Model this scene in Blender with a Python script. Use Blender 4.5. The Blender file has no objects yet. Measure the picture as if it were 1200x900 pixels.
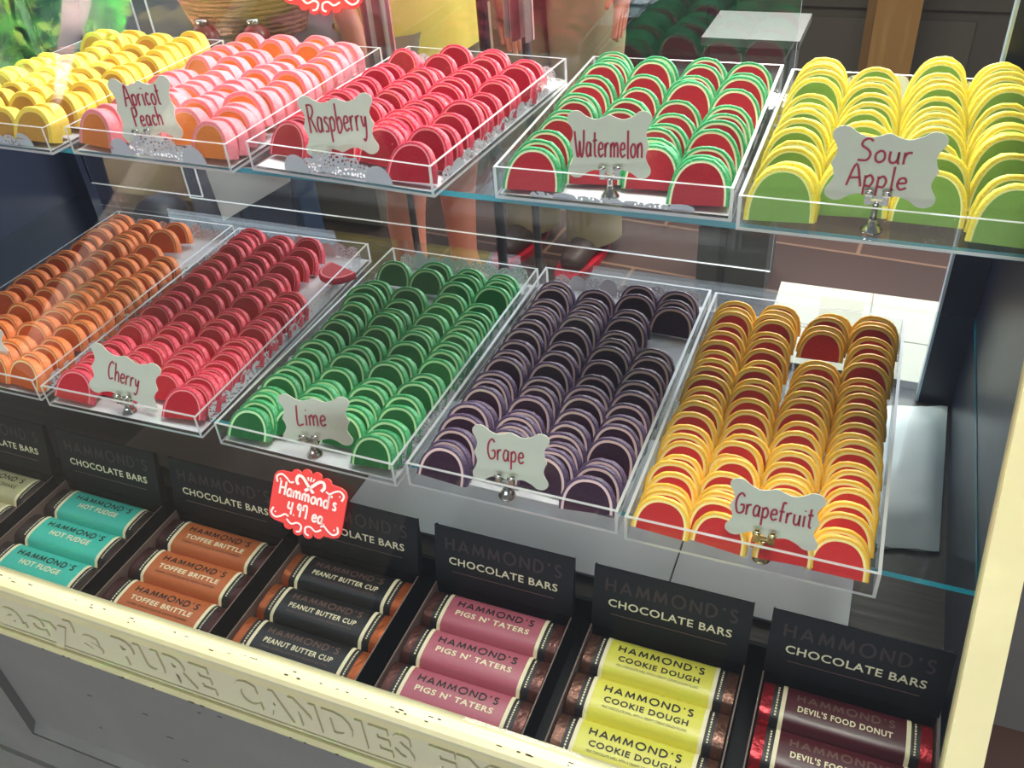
import bpy, bmesh, math, random
from math import pi, sin, cos, radians, sqrt
from mathutils import Vector, Matrix

random.seed(7)
SC = bpy.context.scene
COL = SC.collection

# ------------------------------------------------------------------ camera
CR = ((0.92664, 0.36998, -0.06766), (0.17216, -0.57743, -0.79809), (-0.33435, 0.72789, -0.59874))
CP = Vector((0.15904, -0.56553, 0.62444))
FPX = 1057.787
cam = bpy.data.objects.new('camera', bpy.data.cameras.new('camera'))
COL.objects.link(cam)
cam.data.sensor_width = 36.0
cam.data.sensor_fit = 'HORIZONTAL'
cam.data.lens = 36.0 * FPX / 1200.0
cam.data.clip_start = 0.01
cx_, cy_, cz_ = Vector(CR[0]).normalized(), -Vector(CR[1]).normalized(), -Vector(CR[2]).normalized()
cam.matrix_world = Matrix(((cx_.x, cy_.x, cz_.x, CP.x), (cx_.y, cy_.y, cz_.y, CP.y), (cx_.z, cy_.z, cz_.z, CP.z), (0, 0, 0, 1)))
SC.camera = cam

# ------------------------------------------------------------------ light and exposure
SC.view_settings.view_transform = 'Standard'
SC.view_settings.look = 'None'
SC.view_settings.gamma = 1.0
SC.view_settings.use_curve_mapping = False
SC.view_settings.exposure = 0.0
SC.cycles.transparent_max_bounces = 48
SC.cycles.max_bounces = 10
SC.cycles.diffuse_bounces = 4
SC.cycles.sample_clamp_indirect = 40.0
SC.cycles.use_denoising = True

world = bpy.data.worlds.new('world')
SC.world = world
world.use_nodes = True
wn = world.node_tree
bg = wn.nodes['Background']
# dim shop front before the case, brighter room above and behind it
tcw = wn.nodes.new('ShaderNodeTexCoord')
sep = wn.nodes.new('ShaderNodeSeparateXYZ')
wn.links.new(tcw.outputs['Generated'], sep.inputs[0])
mrw = wn.nodes.new('ShaderNodeMapRange')
mrw.interpolation_type = 'SMOOTHSTEP'
mrw.inputs[1].default_value = -0.30
mrw.inputs[2].default_value = 0.15
mrw.inputs[3].default_value = 0.17
mrw.inputs[4].default_value = 2.5
wn.links.new(sep.outputs['Y'], mrw.inputs[0])
bg.inputs[0].default_value = (0.82, 0.89, 1.0, 1)
wn.links.new(mrw.outputs[0], bg.inputs[1])


def area_light(name, loc, target, sx, sy, power, color):
    l = bpy.data.lights.new(name, 'AREA')
    l.shape = 'RECTANGLE'
    l.size, l.size_y = sx, sy
    l.energy = power
    l.color = color
    o = bpy.data.objects.new(name, l)
    COL.objects.link(o)
    o.location = loc
    o.rotation_euler = (Vector(target) - Vector(loc)).to_track_quat('-Z', 'Y').to_euler()
    return o


KEY = area_light('ceiling_lamp_light', (-0.05, 0.46, 1.75), (-0.3, 0.12, 0.0), 1.7, 0.28, 66.0, (1.0, 0.93, 0.80))
REAR_FILL = area_light('rear_fill_light', (0.15, 2.3, 0.72), (-0.25, 0.3, 0.02), 1.4, 0.4, 70.0, (1.0, 0.93, 0.82))  # fill lamp added low behind to brighten the bag and rear slices
FRONT_FILL = area_light('front_fill_light', (-0.2, -3.0, -0.30), (-0.3, 0.1, 0.05), 3.2, 0.7, 58.0, (0.86, 0.93, 1.0))  # low fill lamp added in front to brighten upright faces


# ------------------------------------------------------------------ helpers
def lin(r, g, b):
    f = lambda c: (c / 255 / 12.92) if c / 255 <= 0.04045 else ((c / 255 + 0.055) / 1.055) ** 2.4
    return (f(r), f(g), f(b), 1)


def pix_ray(u, v):
    a = Vector(((u - 600) / FPX, (v - 450) / FPX, 1))
    return Vector([CR[0][k] * a.x + CR[1][k] * a.y + CR[2][k] * a.z for k in range(3)]).normalized()


def on_z(u, v, z):
    d = pix_ray(u, v)
    return CP + d * ((z - CP.z) / d.z)


def on_y(u, v, y):
    d = pix_ray(u, v)
    return CP + d * ((y - CP.y) / d.y)


GK, GY, GZ = 0.63, -0.157, -0.119        # sloping front glass: y = GY + GK * (z - GZ)


def on_glass(u, v):
    d = pix_ray(u, v)
    return CP + d * ((GY + GK * (CP.z - GZ) - CP.y) / (d.y - GK * d.z))


def depth_of(p):
    return sum(CR[2][k] * (p[k] - CP[k]) for k in range(3))


MATS = {}


def mat(name, col, rough=0.5, metal=0.0, spec=0.5, bump=0.0, bscale=60.0, vary=0.0, emit=None, coat=0.0, noise_col=None, noise_scale=8.0, noise_amt=0.5, sss=0.0, mapping=None, detail=3.0):
    if name in MATS:
        return MATS[name]
    m = bpy.data.materials.new(name)
    m.use_nodes = True
    nt = m.node_tree
    b = nt.nodes['Principled BSDF']
    b.inputs['Base Color'].default_value = col
    b.inputs['Roughness'].default_value = rough
    b.inputs['Metallic'].default_value = metal
    b.inputs['Specular IOR Level'].default_value = spec
    b.inputs['Coat Weight'].default_value = coat
    if sss:
        b.inputs['Subsurface Weight'].default_value = sss
        b.inputs['Subsurface Radius'].default_value = (1.0, 0.7, 0.5)
        b.inputs['Subsurface Scale'].default_value = 0.006
    tc = nt.nodes.new('ShaderNodeTexCoord')
    src = tc.outputs['Object']
    if mapping:
        mp = nt.nodes.new('ShaderNodeMapping')
        mp.inputs['Scale'].default_value = mapping
        nt.links.new(src, mp.inputs['Vector'])
        src = mp.outputs['Vector']
    last = None
    if noise_col:
        nz = nt.nodes.new('ShaderNodeTexNoise')
        nz.inputs['Scale'].default_value = noise_scale
        nz.inputs['Detail'].default_value = detail
        nt.links.new(src, nz.inputs['Vector'])
        rp = nt.nodes.new('ShaderNodeValToRGB')
        rp.color_ramp.elements[0].position = 0.5 - 0.5 * (1 - noise_amt) + 0.0
        rp.color_ramp.elements[1].position = min(1.0, rp.color_ramp.elements[0].position + 0.25)
        rp.color_ramp.elements[0].color = col
        rp.color_ramp.elements[1].color = noise_col
        nt.links.new(nz.outputs['Fac'], rp.inputs['Fac'])
        last = rp.outputs['Color']
    if vary:
        oi = nt.nodes.new('ShaderNodeObjectInfo')
        hs = nt.nodes.new('ShaderNodeHueSaturation')
        mr = nt.nodes.new('ShaderNodeMapRange')
        mr.inputs[3].default_value = 1 - vary
        mr.inputs[4].default_value = 1 + vary
        nt.links.new(oi.outputs['Random'], mr.inputs[0])
        nt.links.new(mr.outputs[0], hs.inputs['Value'])
        if last:
            nt.links.new(last, hs.inputs['Color'])
        else:
            hs.inputs['Color'].default_value = col
        last = hs.outputs['Color']
    if last:
        nt.links.new(last, b.inputs['Base Color'])
    if bump:
        nz2 = nt.nodes.new('ShaderNodeTexNoise')
        nz2.inputs['Scale'].default_value = bscale
        nz2.inputs['Detail'].default_value = 2
        nt.links.new(src, nz2.inputs['Vector'])
        bp = nt.nodes.new('ShaderNodeBump')
        bp.inputs['Strength'].default_value = bump
        bp.inputs['Distance'].default_value = 0.002
        nt.links.new(nz2.outputs['Fac'], bp.inputs['Height'])
        nt.links.new(bp.outputs['Normal'], b.inputs['Normal'])
    if emit:
        b.inputs['Emission Color'].default_value = emit[0]
        b.inputs['Emission Strength'].default_value = emit[1]
    MATS[name] = m
    return m


def clear_mat(name, tint=(0.97, 0.985, 0.98, 1), ior=1.45, rough=0.0, milk=0.0, boost=1.0):
    """thin clear sheet: mirror by Fresnel over straight transmission"""
    if name in MATS:
        return MATS[name]
    m = bpy.data.materials.new(name)
    m.use_nodes = True
    nt = m.node_tree
    nt.nodes.clear()
    out = nt.nodes.new('ShaderNodeOutputMaterial')
    tr = nt.nodes.new('ShaderNodeBsdfTransparent')
    tr.inputs[0].default_value = tint
    gl = nt.nodes.new('ShaderNodeBsdfGlossy')
    gl.inputs['Roughness'].default_value = rough
    fr = nt.nodes.new('ShaderNodeFresnel')
    fr.inputs['IOR'].default_value = ior
    # same reflectance on either face of the sheet
    geo = nt.nodes.new('ShaderNodeNewGeometry')
    mx = nt.nodes.new('ShaderNodeMixShader')
    dot = nt.nodes.new('ShaderNodeVectorMath')
    dot.operation = 'DOT_PRODUCT'
    nt.links.new(geo.outputs['Normal'], dot.inputs[0])
    nt.links.new(geo.outputs['Incoming'], dot.inputs[1])
    ab = nt.nodes.new('ShaderNodeMath'); ab.operation = 'ABSOLUTE'
    nt.links.new(dot.outputs['Value'], ab.inputs[0])
    om = nt.nodes.new('ShaderNodeMath'); om.operation = 'SUBTRACT'; om.inputs[0].default_value = 1
    nt.links.new(ab.outputs[0], om.inputs[1])
    pw = nt.nodes.new('ShaderNodeMath'); pw.operation = 'POWER'; pw.inputs[1].default_value = 5
    nt.links.new(om.outputs[0], pw.inputs[0])
    f0 = ((ior - 1) / (ior + 1)) ** 2 * boost
    ma = nt.nodes.new('ShaderNodeMath'); ma.operation = 'MULTIPLY_ADD'
    ma.inputs[1].default_value = 1 - f0; ma.inputs[2].default_value = f0
    nt.links.new(pw.outputs[0], ma.inputs[0])
    nt.links.new(ma.outputs[0], mx.inputs[0])
    nt.nodes.remove(fr)
    nt.links.new(gl.outputs[0], mx.inputs[2])
    if milk:
        df = nt.nodes.new('ShaderNodeBsdfDiffuse')
        df.inputs[0].default_value = (0.9, 0.93, 0.95, 1)
        m2 = nt.nodes.new('ShaderNodeMixShader')
        m2.inputs[0].default_value = milk
        nt.links.new(tr.outputs[0], m2.inputs[1])
        nt.links.new(df.outputs[0], m2.inputs[2])
        nt.links.new(m2.outputs[0], mx.inputs[1])
    else:
        nt.links.new(tr.outputs[0], mx.inputs[1])
    nt.links.new(mx.outputs[0], out.inputs[0])
    MATS[name] = m
    return m


def edge_mat(name, col, clear=0.35, glow=0.6):
    """polished sheet edge: frosted, carries light inside the sheet"""
    if name in MATS:
        return MATS[name]
    m = bpy.data.materials.new(name)
    m.use_nodes = True
    nt = m.node_tree
    nt.nodes.clear()
    out = nt.nodes.new('ShaderNodeOutputMaterial')
    df = nt.nodes.new('ShaderNodeBsdfDiffuse'); df.inputs[0].default_value = col
    tl = nt.nodes.new('ShaderNodeBsdfTranslucent'); tl.inputs[0].default_value = col
    gl = nt.nodes.new('ShaderNodeBsdfGlossy'); gl.inputs['Roughness'].default_value = 0.15
    gl.inputs[0].default_value = (0.95, 0.97, 1, 1)
    tr = nt.nodes.new('ShaderNodeBsdfTransparent')
    a = nt.nodes.new('ShaderNodeMixShader'); a.inputs[0].default_value = 0.45
    nt.links.new(df.outputs[0], a.inputs[1]); nt.links.new(tl.outputs[0], a.inputs[2])
    b = nt.nodes.new('ShaderNodeMixShader'); b.inputs[0].default_value = 0.25
    nt.links.new(a.outputs[0], b.inputs[1]); nt.links.new(gl.outputs[0], b.inputs[2])
    c = nt.nodes.new('ShaderNodeMixShader'); c.inputs[0].default_value = clear
    nt.links.new(b.outputs[0], c.inputs[1]); nt.links.new(tr.outputs[0], c.inputs[2])
    nt.links.new(c.outputs[0], out.inputs[0])
    MATS[name] = m
    return m


class MB:
    """collects shapes; build() links them as ONE mesh object"""

    def __init__(self):
        self.v, self.f, self.m, self.s = [], [], [], []

    def add(self, verts, faces, mi=0, smooth=False):
        o = len(self.v)
        self.v += [tuple(p) for p in verts]
        self.f += [tuple(i + o for i in f) for f in faces]
        self.m += [mi] * len(faces)
        self.s += [smooth] * len(faces)

    def box(self, x0, x1, y0, y1, z0, z1, mi=0, M=None, faces_mi=None):
        vs = [Vector((x, y, z)) for x in (x0, x1) for y in (y0, y1) for z in (z0, z1)]
        if M:
            vs = [M @ p for p in vs]
        fs = [(0, 1, 3, 2), (4, 6, 7, 5), (0, 4, 5, 1), (2, 3, 7, 6), (0, 2, 6, 4), (1, 5, 7, 3)]  # -x +x -y +y -z +z
        if faces_mi:
            for f, k in zip(fs, faces_mi):
                o = len(self.v)
                self.add(vs, [f], k)
        else:
            self.add(vs, fs, mi)

    def prism(self, pts, z0, z1, mi=0, M=None, side_mi=None):
        n = len(pts)
        vs = [Vector((x, y, z0)) for x, y in pts] + [Vector((x, y, z1)) for x, y in pts]
        if M:
            vs = [M @ p for p in vs]
        self.add(vs, [tuple(range(n))[::-1], tuple(range(n, 2 * n))], mi)
        self.add(vs, [(i, (i + 1) % n, n + (i + 1) % n, n + i) for i in range(n)], mi if side_mi is None else side_mi)

    def lathe(self, prof, seg=20, mi=0, M=None, smooth=True):
        vs, fs = [], []
        for r, z in prof:
            for k in range(seg):
                a = 2 * pi * k / seg
                vs.append(Vector((r * cos(a), r * sin(a), z)))
        for i in range(len(prof) - 1):
            for k in range(seg):
                fs.append((i * seg + k, i * seg + (k + 1) % seg, (i + 1) * seg + (k + 1) % seg, (i + 1) * seg + k))
        fs.append(tuple(range(seg))[::-1])
        fs.append(tuple((len(prof) - 1) * seg + k for k in range(seg)))
        if M:
            vs = [M @ p for p in vs]
        self.add(vs, fs, mi, smooth)

    def tube(self, pts, r, seg=8, mi=0, M=None, closed=False):
        pts = [Vector(p) for p in pts]
        n = len(pts)
        rr = r if isinstance(r, (list, tuple)) else [r] * n
        vs, fs = [], []
        up = Vector((0.123, 0.3, 0.9)).normalized()
        for i, p in enumerate(pts):
            t = (pts[min(i + 1, n - 1)] - pts[max(i - 1, 0)])
            t = t.normalized() if t.length > 1e-9 else Vector((0, 0, 1))
            a = t.cross(up)
            if a.length < 1e-3:
                a = t.cross(Vector((1, 0, 0)))
            a.normalize()
            b = t.cross(a)
            for k in range(seg):
                w = 2 * pi * k / seg
                vs.append(p + (a * cos(w) + b * sin(w)) * rr[i])
        for i in range(n - 1):
            for k in range(seg):
                fs.append((i * seg + k, (i + 1) * seg + k, (i + 1) * seg + (k + 1) % seg, i * seg + (k + 1) % seg))
        fs.append(tuple(range(seg)))
        fs.append(tuple((n - 1) * seg + k for k in range(seg))[::-1])
        if M:
            vs = [M @ p for p in vs]
        self.add(vs, fs, mi, True)

    def mesh(self, name, mats):
        me = bpy.data.meshes.new(name)
        me.from_pydata(self.v, [], self.f)
        for m in (mats if isinstance(mats, (list, tuple)) else [mats]):
            me.materials.append(m)
        me.polygons.foreach_set('material_index', self.m)
        me.polygons.foreach_set('use_smooth', self.s)
        me.update()
        return me

    def build(self, name, mats, parent=None, M=None):
        o = bpy.data.objects.new(name, self.mesh(name, mats))
        COL.objects.link(o)
        if parent:
            o.parent = parent
        if M:
            o.matrix_world = M
        return o


def tag(o, label=None, cat=None, group=None, kind=None):
    if label:
        o['label'] = label
    if cat:
        o['category'] = cat
    if group:
        o['group'] = group
    if kind:
        o['kind'] = kind
    return o


def thing(name, label, cat, M=None, group=None):
    o = bpy.data.objects.new(name, None)
    o.empty_display_size = 0.02
    COL.objects.link(o)
    if M is not None:
        o.matrix_world = M
    return tag(o, label, cat, group)


def T(x, y, z):
    return Matrix.Translation((x, y, z))


def RZ(a):
    return Matrix.Rotation(a, 4, 'Z')


def RX(a):
    return Matrix.Rotation(a, 4, 'X')


def RY(a):
    return Matrix.Rotation(a, 4, 'Y')


_TEXT = {}


def text_mesh(s, bold=0.0):
    """2D letters of the built-in face, height 1 per em: (verts, faces, width)"""
    k = (s, bold)
    if k in _TEXT:
        return _TEXT[k]
    cu = bpy.data.curves.new('lettering_curve', 'FONT')
    cu.body = s
    cu.size = 1.0
    cu.offset = bold
    cu.resolution_u = 3
    cu.space_character = 1.0 + max(0.0, bold) * 5 + (0.12 if s == "HAMMOND'S" else 0.0)
    cu.fill_mode = 'FRONT'
    o = bpy.data.objects.new('lettering_curve', cu)
    COL.objects.link(o)
    dg = bpy.context.evaluated_depsgraph_get()
    me = bpy.data.meshes.new_from_object(o.evaluated_get(dg))
    vs = [(p.co.x, p.co.y) for p in me.vertices]
    fs = [tuple(p.vertices) for p in me.polygons]
    bpy.data.objects.remove(o)
    bpy.data.curves.remove(cu)
    bpy.data.meshes.remove(me)
    x0 = min(x for x, y in vs)
    x1 = max(x for x, y in vs)
    vs = [(x - x0, y) for x, y in vs]
    _TEXT[k] = (vs, fs, x1 - x0)
    return _TEXT[k]


def put_text(mb, s, fn, cx, y, width, height, mi, bold=0.0, track=None):
    """letters centred at cx, baseline y, scaled to width; fn maps (x, y) to a point"""
    vs, fs, w = text_mesh(s, bold)
    sx = width / w
    cap = 0.70
    sy = height / cap
    out = [fn(cx - width / 2 + x * sx, y + yy * sy) for x, yy in vs]
    mb.add(out, fs, mi)


# ------------------------------------------------------------------ handwriting: single strokes, joined to ribbons
G = {
    'A': (0.62, [[(0, 0), (0.3, 1.0), (0.6, 0)], [(0.1, 0.36), (0.52, 0.4)]]),
    'P': (0.5, [[(0.06, 0), (0.08, 1)], [(0.08, 0.98), (0.4, 0.95), (0.46, 0.72), (0.3, 0.55), (0.08, 0.52)]]),
    'R': (0.58, [[(0.08, 0), (0.1, 1)], [(0.02, 0.98), (0.4, 0.97), (0.48, 0.76), (0.3, 0.56), (0.1, 0.52)], [(0.25, 0.52), (0.56, 0.02)]]),
    'W': (0.8, [[(0, 0.95), (0.12, 0.3), (0.2, 0.02), (0.32, 0.1), (0.4, 0.6), (0.46, 0.1), (0.58, 0.02), (0.7, 0.4), (0.74, 1.0)]]),
    'S': (0.56, [[(0.52, 0.9), (0.34, 1.0), (0.14, 0.88), (0.12, 0.68), (0.36, 0.52), (0.48, 0.32), (0.36, 0.06), (0.02, 0.04)]]),
    'C': (0.56, [[(0.5, 0.9), (0.3, 1.0), (0.08, 0.72), (0.04, 0.35), (0.18, 0.03), (0.48, 0.12)]]),
    'L': (0.5, [[(0.08, 1), (0.05, 0.04), (0.46, 0.06)]]),
    'G': (0.62, [[(0.54, 0.86), (0.34, 1.0), (0.1, 0.78), (0.05, 0.36), (0.22, 0.02), (0.52, 0.12), (0.54, 0.44), (0.32, 0.42)]]),
    'H': (0.6, [[(0.06, 0), (0.06, 1)], [(0.5, 0), (0.52, 1)], [(0.06, 0.5), (0.5, 0.54)]]),
    'a': (0.48, [[(0.38, 0.5), (0.16, 0.54), (0.04, 0.26), (0.14, 0.02), (0.34, 0.16), (0.39, 0.52), (0.38, 0.1), (0.46, 0.03)]]),
    'b': (0.46, [[(0.05, 1), (0.06, 0.02), (0.3, 0.04), (0.4, 0.28), (0.26, 0.52), (0.07, 0.38)]]),
    'c': (0.42, [[(0.38, 0.46), (0.2, 0.55), (0.05, 0.3), (0.16, 0.03), (0.38, 0.1)]]),
    'd': (0.48, [[(0.38, 0.46), (0.16, 0.52), (0.04, 0.26), (0.16, 0.02), (0.36, 0.14), (0.42, 1.0), (0.41, 0.1), (0.47, 0.02)]]),
    'e': (0.44, [[(0.05, 0.28), (0.36, 0.34), (0.3, 0.53), (0.1, 0.48), (0.04, 0.2), (0.18, 0.02), (0.42, 0.12)]]),
    'f': (0.36, [[(0.36, 0.92), (0.2, 0.96), (0.14, 0.6), (0.12, 0)], [(0.0, 0.5), (0.32, 0.53)]]),
    'h': (0.46, [[(0.05, 1), (0.05, 0)], [(0.05, 0.34), (0.22, 0.54), (0.36, 0.42), (0.38, 0)]]),
    'i': (0.2, [[(0.09, 0.54), (0.1, 0)], [(0.09, 0.76), (0.12, 0.8)]]),
    'l': (0.2, [[(0.1, 1.0), (0.1, 0.06), (0.18, 0.0)]]),
    'm': (0.7, [[(0.05, 0.52), (0.05, 0)], [(0.05, 0.36), (0.2, 0.54), (0.3, 0.42), (0.32, 0)], [(0.32, 0.36), (0.48, 0.54), (0.58, 0.42), (0.6, 0)]]),
    'n': (0.46, [[(0.05, 0.52), (0.05, 0)], [(0.05, 0.34), (0.22, 0.54), (0.36, 0.42), (0.38, 0)]]),
    'o': (0.46, [[(0.24, 0.53), (0.06, 0.36), (0.08, 0.1), (0.24, 0.01), (0.4, 0.16), (0.38, 0.42), (0.24, 0.53)]]),
    'p': (0.46, [[(0.05, 0.52), (0.04, -0.36)], [(0.05, 0.4), (0.24, 0.54), (0.38, 0.34), (0.28, 0.06), (0.05, 0.08)]]),
    'r': (0.36, [[(0.05, 0.52), (0.05, 0)], [(0.05, 0.3), (0.16, 0.5), (0.33, 0.52)]]),
    's': (0.36, [[(0.33, 0.48), (0.16, 0.54), (0.08, 0.4), (0.28, 0.22), (0.26, 0.04), (0.03, 0.05)]]),
    't': (0.34, [[(0.16, 0.92), (0.15, 0.12), (0.3, 0.03)], [(0.0, 0.6), (0.34, 0.64)]]),
    'u': (0.48, [[(0.05, 0.52), (0.06, 0.14), (0.2, 0.02), (0.36, 0.16), (0.38, 0.52), (0.39, 0.08), (0.46, 0.02)]]),
    'y': (0.44, [[(0.05, 0.52), (0.1, 0.2), (0.24, 0.18), (0.36, 0.5), (0.3, -0.1), (0.14, -0.36), (0.0, -0.28)]]),
    '7': (0.46, [[(0.06, 0.86), (0.1, 0.95), (0.38, 0.93), (0.38, 0.0)], [(0.06, 0.95), (0.07, 0.55)]]),
    '4': (0.5, [[(0.08, 0.96), (0.04, 0.46), (0.44, 0.5)], [(0.4, 0.98), (0.36, 0)]]),
    '9': (0.46, [[(0.38, 0.86), (0.16, 0.96), (0.08, 0.66), (0.26, 0.54), (0.38, 0.84), (0.36, 0.0)]]),
    '.': (0.18, [[(0.03, -0.01), (0.10, 0.05)]]),
    "'": (0.16, [[(0.08, 1.0), (0.05, 0.82)]]),
    ' ': (0.34, []),
}


def smooth_path(p, n=5):
    if len(p) < 3:
        return p
    q = [p[0]] + list(p) + [p[-1]]
    out = []
    for i in range(1, len(q) - 2):
        a, b, c, d = q[i - 1:i + 3]
        for k in range(n):
            t = k / n
            out.append(tuple(0.5 * (2 * b[j] + (c[j] - a[j]) * t + (2 * a[j] - 5 * b[j] + 4 * c[j] - d[j]) * t * t + (3 * b[j] - a[j] - 3 * c[j] + d[j]) * t ** 3) for j in (0, 1)))
    out.append(p[-1])
    return out


def ribbon(mb, path, w, fn, mi):
    n = len(path)
    vs = []
    for i in range(n):
        a, b = path[max(i - 1, 0)], path[min(i + 1, n - 1)]
        dx, dy = b[0] - a[0], b[1] - a[1]
        l = sqrt(dx * dx + dy * dy) or 1
        nx, ny = -dy / l * w / 2, dx / l * w / 2
        vs += [fn(path[i][0] + nx, path[i][1] + ny), fn(path[i][0] - nx, path[i][1] - ny)]
    mb.add(vs, [(2 * i, 2 * i + 1, 2 * i + 3, 2 * i + 2) for i in range(n - 1)], mi)


def handwrite(mb, s, fn, x, y, h, w, mi, squeeze=1.0):
    """writes s centred on x with cap height h"""
    tot = sum(G[c][0] + 0.08 for c in s)
    px = x - tot * h * squeeze / 2
    for c in s:
        adv, st = G[c]
        for p in st:
            path = smooth_path([(px + a * h * squeeze, y + b * h) for a, b in p])
            ribbon(mb, path, w, fn, mi)
        px += (adv + 0.08) * h * squeeze


# ------------------------------------------------------------------ materials
DECO = {
    'H': (0.62, [[(0, 0), (0, 1)], [(0.6, 0), (0.6, 1)], [(0, 0.5), (0.6, 0.5)]]),
    'A': (0.74, [[(0, 0), (0.37, 1), (0.74, 0)], [(0.14, 0.3), (0.6, 0.3)]]),
    'M': (0.82, [[(0, 0), (0.10, 1), (0.41, 0.1), (0.72, 1), (0.82, 0)]]),
    'O': (0.86, [[(0.43 + 0.43 * cos(2 * pi * i / 20), 0.5 + 0.5 * sin(2 * pi * i / 20)) for i in range(21)]]),
    'N': (0.66, [[(0, 0), (0, 1), (0.66, 0), (0.66, 1)]]),
    'D': (0.66, [[(0, 0), (0, 1), (0.26, 1), (0.5, 0.88), (0.64, 0.64), (0.64, 0.36), (0.5, 0.12), (0.26, 0), (0, 0)]]),
    "'": (0.1, [[(0.08, 1), (0.03, 0.74)]]),
    'S': (0.46, [[(0.44, 0.88), (0.28, 1), (0.1, 0.94), (0.04, 0.76), (0.14, 0.58), (0.34, 0.46), (0.45, 0.28), (0.38, 0.07), (0.2, 0), (0.02, 0.12)]]),
}


def deco_text(mb, s, fn, cx, y, width, height, mi, stroke=0.19, gap=0.27):
    tot = sum(DECO[c][0] for c in s) + gap * (len(s) - 1)
    k = width / tot
    px = cx - width / 2
    for c in s:
        adv, st = DECO[c]
        for p in st:
            path = []
            for (a0, b0), (a1, b1) in zip(p, p[1:]):        # short steps, so that letters follow the dome of a bar
                for q in range(4):
                    t_ = q / 4
                    path.append((px + (a0 + (a1 - a0) * t_) * k, y + (b0 + (b1 - b0) * t_) * height))
            path.append((px + p[-1][0] * k, y + p[-1][1] * height))
            ribbon(mb, path, stroke * height, fn, mi)
        px += (adv + gap) * k


M_ACR = clear_mat('clear_acrylic', (0.975, 0.98, 0.985, 1), 1.42, 0.02)
M_ACR_E = edge_mat('acrylic_edge', (0.97, 0.98, 1.0, 1), 0.12)
M_GLASS = clear_mat('front_glass', (0.93, 0.95, 0.95, 1), 1.52, 0.0)
M_SHELF = clear_mat('shelf_glass', (0.90, 0.955, 0.95, 1), 1.52, 0.0)
M_SHELF_E = edge_mat('shelf_glass_edge', lin(20, 175, 200), 0.05)
M_NAVY = mat('navy_paint', lin(26, 34, 60), 0.35, bump=0.2, bscale=25)
M_CREAM = mat('cream_paint', lin(226, 216, 168), 0.45, bump=0.25, bscale=40, noise_col=lin(214, 203, 156), noise_scale=14)
M_BAND = mat('cream_band_paint', lin(205, 198, 165), 0.5, bump=0.2, bscale=50)
M_GREYP = mat('grey_paint', lin(128, 126, 122), 0.55, bump=0.2, bscale=30, noise_col=lin(118, 116, 112), noise_scale=5)
M_CHIP = mat('chipped_paint', lin(40, 34, 30), 0.8)
M_DECK = mat('deck_wood', lin(66, 50, 44), 0.5, bump=0.3, bscale=20, noise_col=lin(46, 35, 32), noise_scale=18, mapping=(0.3, 5, 1))
M_BOARD = mat('grey_board', lin(205, 206, 216), 0.6)
M_BLACKCARD = mat('black_card', lin(12, 13, 19), 0.55, spec=0.25)
M_KRAFT = mat('box_inside_card', lin(118, 96, 88), 0.6)
M_CREAMTXT = mat('cream_ink', lin(238, 226, 190), 0.5)
M_DARKTXT = mat('dark_ink', lin(28, 22, 24), 0.5)
M_BROWNTXT = mat('brown_foil_ink', lin(108, 80, 72), 0.35)
M_CARD = mat('flavor_card_paper', lin(222, 222, 204), 0.6)
M_RED = mat('red_marker_ink', lin(176, 22, 52), 0.5)
M_CORAL = mat('coral_plaque', lin(226, 66, 62), 0.45)
M_PINKW = mat('pale_chalk_ink', lin(250, 226, 220), 0.6)
M_CHROME = mat('polished_metal', (0.62, 0.60, 0.57, 1), 0.20, metal=1.0)
M_PAPER = mat('white_bag_paper', lin(236, 238, 244), 0.6, bump=0.5, bscale=18)

# doily paper with punched holes
M_DOILY = bpy.data.materials.new('doily_paper')
M_DOILY.use_nodes = True
nt = M_DOILY.node_tree
b = nt.nodes['Principled BSDF']
b.inputs['Base Color'].default_value = lin(232, 230, 234)
b.inputs['Roughness'].default_value = 0.7
tc = nt.nodes.new('ShaderNodeTexCoord')
vo = nt.nodes.new('ShaderNodeTexVoronoi')
vo.inputs['Scale'].default_value = 250
sx = nt.nodes.new('ShaderNodeSeparateXYZ')
nt.links.new(tc.outputs['Object'], sx.inputs[0])
m1 = nt.nodes.new('ShaderNodeMath'); m1.operation = 'MULTIPLY_ADD'; m1.inputs[1].default_value = 0.7
nt.links.new(sx.outputs['Y'], m1.inputs[0]); nt.links.new(sx.outputs['X'], m1.inputs[2])
m2 = nt.nodes.new('ShaderNodeMath'); m2.operation = 'ADD'
nt.links.new(sx.outputs['Y'], m2.inputs[0]); nt.links.new(sx.outputs['Z'], m2.inputs[1])
cb = nt.nodes.new('ShaderNodeCombineXYZ')
nt.links.new(m1.outputs[0], cb.inputs['X']); nt.links.new(m2.outputs[0], cb.inputs['Y'])
vo.voronoi_dimensions = '2D'
nt.links.new(cb.outputs[0], vo.inputs['Vector'])
lt = nt.nodes.new('ShaderNodeMath'); lt.operation = 'GREATER_THAN'; lt.inputs[1].default_value = 0.27
nt.links.new(vo.outputs['Distance'], lt.inputs[0])
nt.links.new(lt.outputs[0], b.inputs['Alpha'])
M_DOILYP = mat('doily_plain_paper', lin(226, 224, 230), 0.7)

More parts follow.
